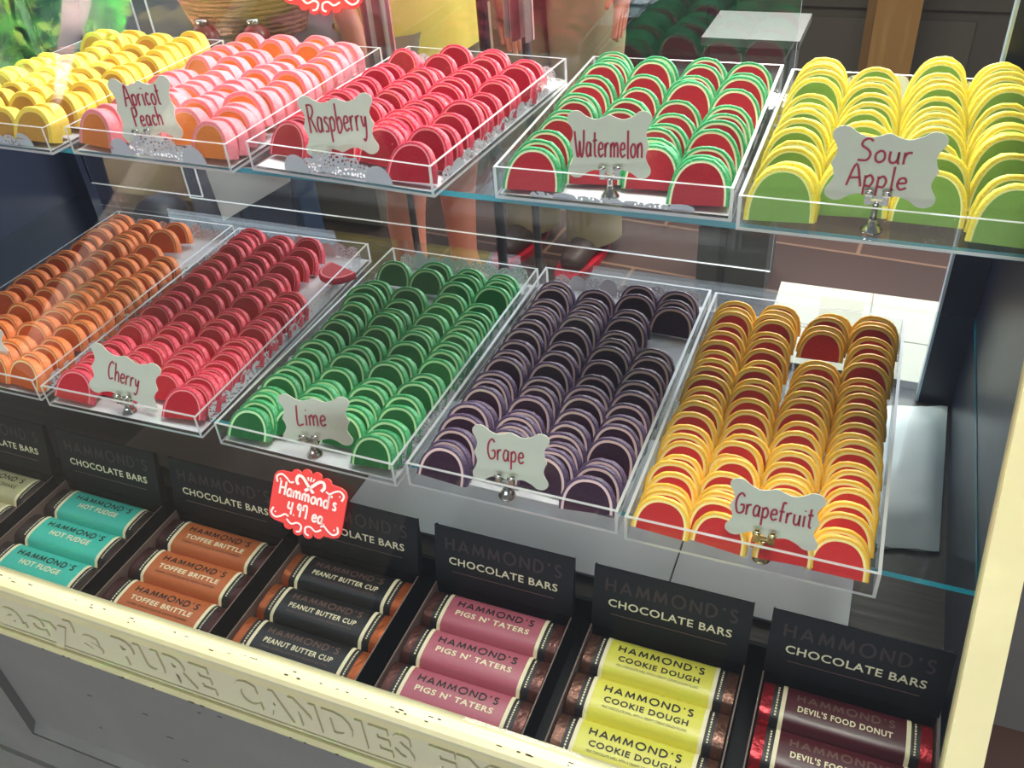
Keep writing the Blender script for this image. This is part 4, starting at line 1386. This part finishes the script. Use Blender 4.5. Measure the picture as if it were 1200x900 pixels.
for bi, spec in enumerate(BOXES):
    x0 = BX0 + BXP * (bi - 1) - (0.004 if bi == 6 else 0)
    nice = spec[8]
    bx = thing('chocolate_bar_box', 'black counter box with a header card, holding %s bars' % nice, 'box', T(x0, BY0, BZ), 'black boxes of chocolate bars')
    mb = MB()
    z0 = -0.042
    t = 0.0014
    mb.box(0, BW, 0, BD, z0, z0 + t, 0)
    mb.box(0, t, 0, BD, z0 + t, 0, faces_mi=[0, 1, 0, 0, 0, 1])
    mb.box(BW - t, BW, 0, BD, z0 + t, 0, faces_mi=[1, 0, 0, 0, 0, 1])
    mb.box(t, BW - t, 0, t, z0 + t, -0.012, 0)
    mb.box(t, BW - t, BD - t, BD, z0 + t, 0.0, 0)
    o = mb.build('box_tray', [M_BLACKCARD, M_KRAFT]); o.parent = bx
    mb = MB()
    Mh = T(0, BD - t, 0) @ RX(-HT)
    mb.box(0, BW, 0, t, 0.0004, HB, 0, Mh)
    # folded wings behind the header
    for xx, s in ((0, 1), (BW, -1)):
        mb.add([Mh @ Vector((xx, 0, 0.001)), Mh @ Vector((xx, 0, HB)), Mh @ Vector((xx + s * 0.001, 0.006, HB * 0.98)), Mh @ Vector((xx + s * 0.001, 0.014, 0.001))], [(0, 1, 2, 3)], 0)
    fn = lambda x, y: Mh @ Vector((x, -0.0004, y))
    deco_text(mb, "HAMMOND'S", fn, BW / 2, 0.0465, 0.128, 0.0145, 5, 0.17, 0.40)
    put_text(mb, 'CHOCOLATE BARS', fn, BW / 2, 0.0285, 0.122, 0.0088, 1, 0.016)
    put_text(mb, 'HANDCRAFTED WITH A DELICIOUS FILLING', fn, BW / 2, 0.0175, 0.112, 0.0028, 2, 0.0) if False else None
    mb.box(0.02, BW - 0.02, -0.0003, 0, 0.0185, 0.0192, 2, Mh)
    o = mb.build('header_card', [M_BLACKCARD, M_CREAMTXT, M_BROWNTXT, M_CREAMTXT, M_CREAMTXT, mat('header_ink', lin(50, 31, 28), 0.6)]); o.parent = bx
    proto = build_bar(spec)
    for q in range(3):
        r = proto if q == 0 else copy_tree(proto)
        yq = BY0 + 0.0022 + 0.0233 + q * 0.0478
        r.matrix_world = T(x0 + BW / 2, yq, BZ - 0.0180) @ RZ(radians(rnd.uniform(-0.2, 0.2)))
        r['label'] = spec[7] + (', first behind the ledge', ', middle of the three in its box', ', under the header card')[q]
        r['group'] = '%s bars' % nice
    # filler layer the top bars lie on
    mb = MB()
    mb.box(t + 0.001, BW - t - 0.001, t + 0.001, BD - t - 0.001, -0.0402, -0.0185)
    o = mb.build('box_insert', M_BLACKCARD); o.parent = bx

# ------------------------------------------------------------------ flat things on the deck behind
xs = [on_z(446, 567, ZD).x - 0.02, on_z(794, 656, ZD).x, on_z(999, 700, ZD).x]
x_prev = -0.72
for i, xe in enumerate(xs):
    mb = MB()
    mb.box(x_prev + 0.001, xe - 0.001, 0.062, 0.30, ZD + 0.0004, ZD + 0.004)
    o = mb.build('card_sheet', M_BOARD if i else mat('brown_board', lin(92, 76, 72), 0.6))
    tag(o, ('flat brown card sheet lying under the cherry and lime trays', 'flat grey card sheet lying under the lime and grape trays', 'flat grey card sheet lying under the grapefruit tray')[i], 'cardboard')
    x_prev = xe
mb = MB()
pts = []
nx, ny = 10, 24
ca, cb, cc, cd = on_z(1012, 640, ZD), on_z(1100, 648, ZD), on_z(1110, 478, ZD), on_z(1030, 478, ZD)
rb = random.Random(2)
for layer in (0, 1):
    for j in range(ny + 1):
        for i in range(nx + 1):
            u_, v_ = i / nx, j / ny
            p = (ca * (1 - u_) + cb * u_) * (1 - v_) + (cd * (1 - u_) + cc * u_) * v_
            edge = min(u_, 1 - u_, v_, 1 - v_)
            z = ZD + 0.0004 + (0.002 + min(0.010, edge * 0.05) + rb.uniform(0, 0.0016) if layer else 0)
            pts.append((p.x, min(p.y, YB - 0.003) + (rb.uniform(-.002, .002) if j in (0,) else 0), z))
N = (nx + 1) * (ny + 1)
fs = [(j * (nx + 1) + i, j * (nx + 1) + i + 1, (j + 1) * (nx + 1) + i + 1, (j + 1) * (nx + 1) + i) for j in range(ny) for i in range(nx)]
mb.add(pts, [tuple(a + N for a in f) for f in fs], 0, True)
mb.add(pts, [f[::-1] for f in fs], 0, True)
rim = [i for i in range(nx + 1)] + [(j + 1) * (nx + 1) - 1 for j in range(1, ny + 1)] + [ny * (nx + 1) + i for i in range(nx - 1, -1, -1)] + [j * (nx + 1) for j in range(ny - 1, 0, -1)]
mb.add(pts, [(a, b_, b_ + N, a + N) for a, b_ in zip(rim, rim[1:] + rim[:1])], 0)
tag(mb.build('paper_bag', M_PAPER), 'creased white paper bag lying flat on the deck beside the grapefruit tray', 'bag')

# ------------------------------------------------------------------ behind the case
def panel_box(mb, x0, x1, y0, y1, z0, z1, mi=0):
    mb.box(x0, x1, y0, y1, z0, z1, mi)


M_GREYC = mat('grey_cabinet_paint', lin(112, 108, 100), 0.55)
M_GREYD = mat('dark_grey_paint', lin(84, 86, 86), 0.5)
# grey paneled counter with molding
cab = thing('back_counter', 'grey paneled counter with a molded rail behind the sour apple tray', 'counter', T(0.3, 3.2, ZF))
mb = MB()
mb.box(-1.0, 2.2, 0, 0.5, 0, 0.95)
o = mb.build('body', M_GREYC); o.parent = cab
mb = MB()
mb.box(-0.62, 2.2, -0.03, 0, 0.50, 0.56); mb.box(-0.62, 2.2, -0.05, 0, 0.56, 0.58); mb.box(-0.62, 2.2, -0.02, 0, 0.44, 0.50)
o = mb.build('rail_molding', M_GREYC); o.parent = cab
mb = MB()
mb.box(-0.55, 0.10, -0.012, 0, 0.08, 0.40); mb.box(0.42, 1.1, -0.012, 0, 0.08, 0.40)
o = mb.build('raised_panel', mat('grey_cabinet_panel', lin(122, 118, 108), 0.55)); o.parent = cab
# tan wooden post
c0, c1 = on_y(1022, 40, 2.9), on_y(1075, 40, 2.9)
mb = MB()
mb.box(c0.x, c1.x, 2.9, 3.02, ZF, 1.9, 0)
mb.box(c0.x - 0.012, c1.x + 0.012, 2.888, 3.032, ZF, ZF + 0.12, 0)
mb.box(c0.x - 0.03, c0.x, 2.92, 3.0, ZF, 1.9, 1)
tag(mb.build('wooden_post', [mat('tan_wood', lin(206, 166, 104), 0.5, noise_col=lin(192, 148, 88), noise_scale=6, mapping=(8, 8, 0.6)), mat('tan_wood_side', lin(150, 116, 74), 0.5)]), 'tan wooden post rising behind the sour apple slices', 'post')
# cream tiled ledge standing against the back of the case
mb = MB()
mb.box(0.054, 0.80, 0.512, 0.712, ZF, ZD)
mb.box(0.049, 0.805, 0.507, 0.722, ZD, ZD + 0.012, 1)
for gx in (0.185, 0.335, 0.485, 0.635):
    mb.box(gx, gx + 0.0022, 0.507, 0.722, ZD + 0.012, ZD + 0.0125, 2)
mb.box(0.049, 0.805, 0.600, 0.6022, ZD + 0.012, ZD + 0.0125, 2)
tag(mb.build('tiled_ledge', [M_GREYP, mat('cream_tile', lin(148, 142, 128), 0.5), mat('tile_joint', lin(120, 113, 100), 0.7)]), 'low cream tiled ledge standing right behind the case, beyond the grapefruit tray'.replace(' right', ''), 'ledge')
# grey leg of a stand
g0, g1 = on_y(817, 300, 1.75), on_y(899, 300, 1.75)
mb = MB()
mb.box(g0.x, g1.x, 1.75, 1.95, ZF, -0.08)
mb.box(g0.x + 0.062, g0.x + 0.080, 1.742, 1.75, ZF, -0.10, 1)
mb.box(g0.x - 0.02, g1.x + 0.02, 1.73, 1.97, -0.08, -0.06)
tag(mb.build('display_pedestal', [M_GREYD, mat('pedestal_groove', lin(66, 66, 68), 0.6)]), 'dark grey square pedestal standing on the tiled floor behind the case', 'pedestal')
# dark navy cupboard behind the watermelon tray
n0, n1 = on_y(706, 40, 2.6), on_y(838, 40, 2.6)
cup = thing('navy_cupboard', 'dark navy cupboard with a pale jar lid behind the watermelon tray', 'cupboard', T(n0.x, 2.6, ZF))
cup['label'] = 'dark navy cupboard standing behind the watermelon tray'
mb = MB(); wd = n1.x - n0.x
mb.box(0, wd, 0, 0.4, 0, 0.95)
o = mb.build('body', mat('cupboard_navy', lin(30, 42, 54), 0.4)); o.parent = cup
mb = MB(); mb.box(0.03, wd - 0.03, -0.015, 0, 0.08, 0.9)
o = mb.build('door', mat('cupboard_door', lin(26, 48, 52), 0.35)); o.parent = cup
mb = MB(); mb.lathe([(0.012, 0), (0.014, 0.012), (0.006, 0.02)], 12, 0, T(0.07, -0.015, 0.6) @ RX(radians(90)))
o = mb.build('knob', M_CHROME); o.parent = cup
# black pole
pb = on_y(585, 250, 1.34)
mb = MB()
mb.lathe([(0.11, 0), (0.11, 0.012), (0.02, 0.03), (0.013, 0.05), (0.013, 1.35), (0.016, 1.36), (0.0, 1.37)], 18, 0, T(pb.x, 1.34, ZF))
tag(mb.build('black_pole', mat('black_metal', lin(24, 24, 32), 0.4)), 'slim black upright pole on a round foot behind the raspberry tray', 'pole')


def striped(name):
    m = bpy.data.materials.new(name)
    m.use_nodes = True
    nt = m.node_tree
    b = nt.nodes['Principled BSDF']
    b.inputs['Roughness'].default_value = 0.8
    tc = nt.nodes.new('ShaderNodeTexCoord')
    wv = nt.nodes.new('ShaderNodeTexWave')
    wv.inputs['Scale'].default_value = 20
    nt.links.new(tc.outputs['Object'], wv.inputs['Vector'])
    rp = nt.nodes.new('ShaderNodeValToRGB')
    rp.color_ramp.interpolation = 'CONSTANT'
    rp.color_ramp.elements[0].color = lin(236, 216, 204)
    rp.color_ramp.elements[1].position = 0.55
    rp.color_ramp.elements[1].color = lin(186, 112, 112)
    nt.links.new(wv.outputs['Fac'], rp.inputs['Fac'])
    nt.links.new(rp.outputs['Color'], b.inputs['Base Color'])
    return m


M_STRIPE = striped('red_white_stripe')


def hanging_cloth(u0, u1, v_ref, v_hem, y, label):
    a, c = on_y(u0, v_ref, y), on_y(u1, v_ref, y)
    hem = on_y((u0 + u1) / 2, v_hem, y).z
    mb = MB()
    n = 24
    vs = []
    for z in (hem, 0.75):
        for sd in (0.0, 0.006):
            for i in range(n + 1):
                q = i / n
                vs.append((a.x + (c.x - a.x) * q, y + sd + 0.018 * sin(q * 4 * pi) * (1.0 if z < 0.7 else 0.4), z))
    m = n + 1
    fs = []
    for i in range(n):
        fs += [(i, i + 1, 2 * m + i + 1, 2 * m + i), (m + i, 3 * m + i, 3 * m + i + 1, m + i + 1), (i, m + i, m + i + 1, i + 1)]
    mb.add(vs, fs, 0, True)
    r = thing('striped_curtain', label, 'curtain', Matrix.Identity(4))
    o = mb.build('cloth', M_STRIPE); o.parent = r
    mb = MB()
    mb.tube([(a.x - 0.03, y, 0.75), (c.x + 0.03, y, 0.75)], 0.008)
    mb.tube([((a.x + c.x) / 2, y + 0.03, 0.75), ((a.x + c.x) / 2, y + 0.03, ZF + 0.01)], 0.008)
    mb.box((a.x + c.x) / 2 - 0.08, (a.x + c.x) / 2 + 0.08, y - 0.05, y + 0.11, ZF, ZF + 0.012)
    o = mb.build('rail_stand', mat('dark_metal', lin(50, 46, 50), 0.4)); o.parent = r
    return r


hanging_cloth(430, 463, 60, 186, 1.05, 'pink and white striped cloth panel hanging behind the apricot peach tray')
hanging_cloth(590, 624, 20, 46, 0.86, 'short pink and white striped cloth panel hanging beside the black pole')

# blue cabinet with a white board leaning on it, and a round-topped bin
def upright(name, quad, y, th_, mats, label, cat):
    ps = [on_y(u, v, y) for u, v in quad]
    mb = MB()
    vs = [(p.x, y, p.z) for p in ps] + [(p.x, y + th_, p.z) for p in ps]
    m = len(ps)
    mb.add(vs, [tuple(range(m))[::-1], tuple(range(m, 2 * m))] + [(i, (i + 1) % m, m + (i + 1) % m, m + i) for i in range(m)])
    return tag(mb.build(name, mats), label, cat)


b0_, b1_ = on_y(226, 240, 1.62), on_y(352, 240, 1.62)
bc = thing('blue_cabinet', 'low blue cabinet with two doors standing behind the cherry tray', 'cabinet', T(b0_.x, 1.62, ZF))
wb = b1_.x - b0_.x
mb = MB(); mb.box(0, wb, 0, 0.10, 0, 0.46)
o = mb.build('body', mat('cabinet_blue', lin(52, 84, 122), 0.5)); o.parent = bc
for q in range(2):
    mb = MB(); mb.box(0.02 + q * wb / 2, wb / 2 - 0.02 + q * wb / 2, -0.014, 0, 0.05, 0.42)
    o = mb.build('door', mat('cabinet_blue_door', lin(48, 72, 104), 0.5)); o.parent = bc
    mb = MB(); mb.lathe([(0.010, 0), (0.012, 0.012), (0.005, 0.018)], 10, 0, T(wb / 2 + (q * 2 - 1) * 0.05, -0.014, 0.3) @ RX(radians(90)))
    o2 = mb.build('knob', M_CHROME); o2.parent = o
upright('white_board', [(241, 200), (338, 196), (338, 214), (262, 259)], 1.56, 0.012, mat('white_board_paint', lin(214, 222, 226), 0.5), 'white board leaning on the blue cabinet behind the cherry tray', 'board')
bp_ = on_y(190, 252, 1.02)
mb = MB()
mb.lathe([(0.050, 0.0), (0.064, 0.01), (0.066, bp_.z - ZF), (0.070, bp_.z - ZF + 0.004), (0.064, bp_.z - ZF + 0.022), (0.046, bp_.z - ZF + 0.042), (0.020, bp_.z - ZF + 0.052), (0.0, bp_.z - ZF + 0.054)], 24, 0, T(bp_.x, 1.02, ZF))
tag(mb.build('round_bin', mat('bin_black', lin(20, 24, 40), 0.45)), 'black bin with a domed top behind the orange slice tray', 'bin')

# grey display table with a wicker basket
tb = thing('display_table', 'low grey display table behind the lemon and apricot peach trays', 'table', T(-2.35, 2.16, ZF))
mb = MB(); mb.box(-0.75, 0.95, -0.3, 0.4, 0.02, 0.52)
o = mb.build('body', mat('table_grey', lin(112, 104, 92), 0.6)); o.parent = tb
mb = MB(); mb.box(-0.78, 0.98, -0.33, 0.43, 0.52, 0.55)
o = mb.build('table_top', M_GREYD); o.parent = tb
mb = MB(); mb.box(-0.72, 0.92, -0.27, 0.37, 0, 0.02)
o = mb.build('plinth', M_GREYD); o.parent = tb
ZTB = ZF + 0.55
bk = on_y(322, 30, 2.18)
bas = thing('wicker_basket', 'brown woven wicker basket on the grey table behind the apricot peach tray', 'basket', T(bk.x - 0.10, 2.18, ZTB) @ RZ(radians(10)))
mb = MB()
M_WICK = mat('wicker', lin(150, 104, 66), 0.7, bump=0.8, bscale=40, mapping=(1, 1, 6), noise_col=lin(104, 70, 46), noise_scale=30)
rings = 10
prev = None
for i in range(rings + 1):
    z = 0.02 + 0.17 * i / rings
    rx, ry = 0.20 + 0.05 * i / rings, 0.13 + 0.04 * i / rings
    mb.tube([(rx * cos(2 * pi * q / 28), ry * sin(2 * pi * q / 28), z + 0.002 * sin(q * pi + i * pi)) for q in range(29)], 0.0105, 6)
for q in range(28):
    a = 2 * pi * q / 28
    mb.tube([(0.2 * cos(a), 0.13 * sin(a), 0.01), (0.25 * cos(a), 0.17 * sin(a), 0.195)], 0.006, 5)
mb.box(-0.14, 0.14, -0.09, 0.09, 0.0, 0.02)
o = mb.build('weave', M_WICK); o.parent = bas
mb = MB()
mb.tube([(0.255 * cos(2 * pi * q / 28), 0.175 * sin(2 * pi * q / 28), 0.20) for q in range(29)], 0.014, 8)
o = mb.build('rim', mat('basket_rim', lin(196, 150, 104), 0.6)); o.parent = bas
for i, (uu, vv) in enumerate(((296, 22), (262, 40))):
    q = on_y(uu, vv, 1.97)
    mb = MB()
    mb.lathe([(0.03, 0), (0.045, 0.03), (0.045, 0.07), (0.03, 0.09), (0.012, 0.10)], 16, 0, T(q.x - 0.05 * i, 1.97 - 0.03 * i, ZTB))
    mb.lathe([(0.020, 0.095), (0.022, 0.11), (0.018, 0.115)], 14, 1, T(q.x - 0.05 * i, 1.97 - 0.03 * i, ZTB))
    tag(mb.build('candy_jar', [mat('red_candy_glass', lin(120, 20, 34), 0.3), M_CHROME]), ('small dark red jar in front of the wicker basket', 'small dark red jar at the end of the grey table')[i], 'jar')


# ------------------------------------------------------------------ people behind the case
def skin_mesh(name, nodes, edges, m, parent, root=0, sub=2):
    me = bpy.data.meshes.new(name)
    me.from_pydata([n[0] for n in nodes], edges, [])
    o = bpy.data.objects.new(name, me)
    COL.objects.link(o)
    me.materials.append(m)
    sk = o.modifiers.new('skin', 'SKIN')
    sk.use_smooth_shade = True
    for i, n in enumerate(nodes):
        r = n[1]
        me.skin_vertices[0].data[i].radius = r if isinstance(r, tuple) else (r, r)
    me.skin_vertices[0].data[root].use_root = True
    sb = o.modifiers.new('subdivision', 'SUBSURF')
    sb.levels = sb.render_levels = sub
    if parent:
        o.parent = parent
    return o


def person(label, x, y, yaw, skin, shirt, legs, shoes, shorts=False, sleeves=False, shoe_trim=None, hem=0.93):
    r = thing('person', label, 'person', T(x, y, ZF) @ RZ(yaw))
    N, E = [], []

    def n(p, rad, to=None):
        N.append((p, rad))
        if to is not None:
            E.append((to, len(N) - 1))
        return len(N) - 1
    pel = n((0, 0, .97), (.14, .10))
    sp = n((0, .01, 1.15), (.125, .095), pel)
    ch = n((0, .0, 1.34), (.15, .105), sp)
    nk = n((0, .01, 1.48), .055, ch)
    hd = n((0, -.005, 1.57), (.072, .085), nk)
    n((0, .0, 1.70), (.065, .075), hd)
    for s in (-1, 1):
        sh = n((s * .18, .01, 1.40), .052, ch)
        el = n((s * .24, .03, 1.12), .038, sh)
        wr = n((s * .25, -.06, .89), .026, el)
        pm = n((s * .25, -.085, .82), (.018, .034), wr)
        for q, (dy, L) in enumerate(((-.030, .062), (-.010, .072), (.010, .068), (.028, .052))):
            a = n((s * .25, -.09 + dy, .775), .0095, pm)
            n((s * .245, -.10 + dy, .775 - L), .0075, a)
        tb_ = n((s * .235, -.125, .82), .010, pm)
        n((s * .230, -.14, .79), .008, tb_)
        hp = n((s * .095, 0, .90), .088, pel)
        th_ = n((s * .10, -.005, .70), .076, hp)
        kn = n((s * .105, -.012, .49), .056, th_)
        cf = n((s * .105, .018, .36), .054, kn)
        an = n((s * .105, .02, .09), .036, cf)
        n((s * .105, .035, .04), .036, an)
        to_ = n((s * .115, -.11, .035), .034, an)
        n((s * .118, -.17, .03), .026, to_)
    skin_mesh('body', N, E, mat('skin_tone_' + label[:12].replace(' ', '_'), skin, 0.5), r)
    # hair and face
    mb = MB()
    mb.lathe([(0.0, 0.10), (0.05, 0.09), (0.088, 0.05), (0.098, 0.0), (0.09, -0.05), (0.085, -0.06)], 18, 0, T(0, 0.02, 1.66))
    o = mb.build('hair', mat('dark_hair', lin(50, 36, 28), 0.6)); o.parent = r
    mb = MB()
    mb.lathe([(0.0, -.016), (0.012, -0.008), (0.014, 0.004), (0.006, 0.022)], 10, 0, T(0, -0.092, 1.585))
    o = mb.build('nose', MATS['skin_tone_' + label[:12].replace(' ', '_')]); o.parent = r
    for s in (-1, 1):
        mb = MB()
        mb.lathe([(0.0, -.008), (0.008, -0.003), (0.008, 0.003), (0.0, 0.008)], 10, 0, T(s * 0.032, -0.083, 1.615))
        o = mb.build('eye', mat('eye_dark', lin(30, 24, 22), 0.2)); o.parent = r
    # shirt
    def loft(mb, secs, seg=20):
        vs = []
        for cx2, cy2, cz2, rx, ry in secs:
            for q in range(seg):
                a = 2 * pi * q / seg
                f = 1 + 0.03 * sin(5 * a + cz2 * 20)
                vs.append((cx2 + rx * f * cos(a), cy2 + ry * f * sin(a), cz2))
        fs = [(i * seg + q, i * seg + (q + 1) % seg, (i + 1) * seg + (q + 1) % seg, (i + 1) * seg + q) for i in range(len(secs) - 1) for q in range(seg)]
        mb.add(vs, fs, 0, True)
    mb = MB()
    loft(mb, [(0, 0, hem, .205, .165), (0, 0, 1.05, .195, .150), (0, 0, 1.2, .185, .140), (0, 0, 1.34, .215, .145), (0, .01, 1.43, .17, .11), (0, .01, 1.475, .075, .075)])
    for s in (-1, 1):
        if sleeves:
            loft(mb, [(s * .25, -.065, .87, .048, .05), (s * .25, -.02, 1.0, .058, .06), (s * .245, .03, 1.14, .066, .066)])
        loft(mb, [(s * .262, .03, 1.14, .066, .066), (s * .245, .02, 1.25, .072, .075), (s * .205, .01, 1.38, .075, .08), (s * .15, .01, 1.43, .06, .07)])
    o = mb.build('shirt', mat('shirt_' + label[:14].replace(' ', '_'), shirt, 0.8, bump=0.3, bscale=12)); o.parent = r
    # trousers or shorts
    mb = MB()
    loft(mb, [(0, 0, .80, .20, .125), (0, 0, .88, .205, .14), (0, 0, 1.0, .19, .145), (0, 0, 1.03, .18, .14)])
    for s in (-1, 1):
        if shorts:
            loft(mb, [(s * .112, -.010, .53, .106, .11), (s * .108, -.005, .68, .108, .115), (s * .10, 0, .86, .108, .13)])
        else:
            loft(mb, [(s * .110, .02, .055, .085, .10), (s * .109, .015, .28, .085, .095), (s * .108, -.008, .47, .092, .098), (s * .108, -.005, .68, .105, .112), (s * .10, 0, .86, .108, .13)])
    o = mb.build('shorts' if shorts else 'trousers', mat('legs_' + label[:14].replace(' ', '_'), legs, 0.8, bump=0.3, bscale=12)); o.parent = r
    for s in (-1, 1):
        o = skin_mesh('shoe', [((s * .105, .05, .055), (.048, .05)), ((s * .11, -.05, .05), (.05, .045)), ((s * .118, -.19, .042), (.042, .036))], [(0, 1), (1, 2)], mat('shoe_' + label[:14].replace(' ', '_'), shoes, 0.5), r)
        if shoe_trim:
            mb = MB()
            ring = [(s * .112 + .056 * cos(2 * pi * q / 20), -.07 + .165 * sin(2 * pi * q / 20)) for q in range(20)]
            mb.prism(ring, 0.0, 0.022, 0)
            o2 = mb.build('sole', mat('red_sole', shoe_trim, 0.5)); o2.parent = r
    return r


SKIN = lin(206, 128, 104)
pa = on_y(512, 240, 1.42)
person('person in yellow shirt and khaki shorts with bare legs, standing behind the lime tray', pa.x, 1.42, radians(74), SKIN, lin(214, 190, 84), lin(140, 128, 104), lin(60, 50, 46), shorts=True, hem=0.80)
pk = on_z(672, 300, ZF)
person('person in khaki trousers and red-soled shoes standing beyond the black pole', pk.x - 0.06, pk.y + 0.06, radians(-8), SKIN, lin(120, 92, 88), lin(150, 136, 104), lin(70, 54, 50), shoe_trim=lin(190, 24, 46))
person('person in loose navy clothes standing behind the lemon and orange trays', -1.92, 1.02, radians(20), SKIN, lin(28, 36, 66), lin(26, 32, 56), lin(40, 36, 38), hem=0.70, sleeves=True)

# ------------------------------------------------------------------ across the street: seen only as a reflection in the sloping glass
def mirrored(u, v, dist):
    d = pix_ray(u, v)
    nrm = Vector((0, -1, GK)).normalized()
    p = on_glass(u, v)
    dd = d - 2 * d.dot(nrm) * nrm
    return p + dd * dist


tc_ = mirrored(-22, -34, 8.4)
tree = thing('street_tree', 'leafy green tree across the street, mirrored in the sloping glass', 'tree', T(tc_.x, tc_.y, ZF))
mb = MB()
mb.tube([(0, 0, 0), (0.05, 0, 1.4), (0.0, 0.05, tc_.z - ZF - 0.3)], [0.14, 0.11, 0.07], 12)
o = mb.build('trunk', mat('bark', lin(84, 66, 50), 0.9, bump=0.8, bscale=15)); o.parent = tree
mb = MB()
rt = random.Random(4)
for _ in range(5200):
    v = Vector((rt.gauss(0, 1), rt.gauss(0, 1), rt.gauss(0, 1))).normalized() * (rt.random() ** 0.45)
    p = Vector((v.x * 1.35, v.y * 1.0, tc_.z - ZF + v.z * 0.85))
    a = Vector((rt.uniform(-1, 1), rt.uniform(-1, 1), rt.uniform(-1, 1))).normalized()
    bb = a.orthogonal().normalized()
    L = rt.uniform(0.07, 0.14)
    mb.add([p - a * L, p + bb * L * 0.45, p + a * L, p - bb * L * 0.45], [(0, 1, 2, 3)], rt.randrange(3))
o = mb.build('crown', [mat('leaf_mid', lin(64, 140, 60), 0.6), mat('leaf_pale', lin(150, 196, 96), 0.6), mat('leaf_dark', lin(34, 92, 48), 0.6)]); o.parent = tree
# white banner added for the mirrored bright streak
q0, q1, q2, q3 = mirrored(76, -25, 5.2), mirrored(116, -25, 5.2), mirrored(68, 128, 5.2), mirrored(60, 128, 5.2)
mb = MB()
nrmb = (q1 - q0).cross(q3 - q0).normalized() * 0.01
n = 12
for i in range(n):
    a0, a1 = i / n, (i + 1) / n
    L0, L1 = q0.lerp(q3, a0), q0.lerp(q3, a1)
    R0, R1 = q1.lerp(q2, a0), q1.lerp(q2, a1)
    w0, w1 = 0.02 * sin(i * 1.1), 0.02 * sin((i + 1) * 1.1)
    f = lambda p, w: p + nrmb * (w * 100)
    mb.add([f(L0, w0), f(R0, w0), f(R1, w1), f(L1, w1), f(L0, w0) + nrmb, f(R0, w0) + nrmb, f(R1, w1) + nrmb, f(L1, w1) + nrmb], [(0, 1, 2, 3), (7, 6, 5, 4), (1, 5, 6, 2), (0, 3, 7, 4)], 0)
mb.tube([q0, (q0 + q1) / 2 + Vector((0, 0, 0.02)), q1], 0.008, 6, 1)
mb.tube([(q0 + q1) / 2 + Vector((0, 0, 0.02)), tc_.lerp((q0 + q1) / 2, 0.50)], 0.005, 6, 1)
tag(mb.build('street_reflector', [mat('white_reflector', lin(236, 240, 248), 0.7), MATS['dark_metal']]), 'added white strip making the bright streak mirrored in the sloping glass', 'reflector')
spot = bpy.data.lights.new('street_spot', 'SPOT')  # spot lamp added so the tree and white strip mirror brightly
spot.energy = 16000000
spot.spot_size = radians(42)
spot.spot_blend = 0.3
spot.color = (1, 0.97, 0.9)
spot.shadow_soft_size = 0.15
so = bpy.data.objects.new('street_spot', spot)
COL.objects.link(so)
tgt = (tc_ + q0) / 2
so.location = tgt + Vector((1.3, 2.0, 6.5))
so.rotation_euler = (tgt - so.location).to_track_quat('-Z', 'Y').to_euler()
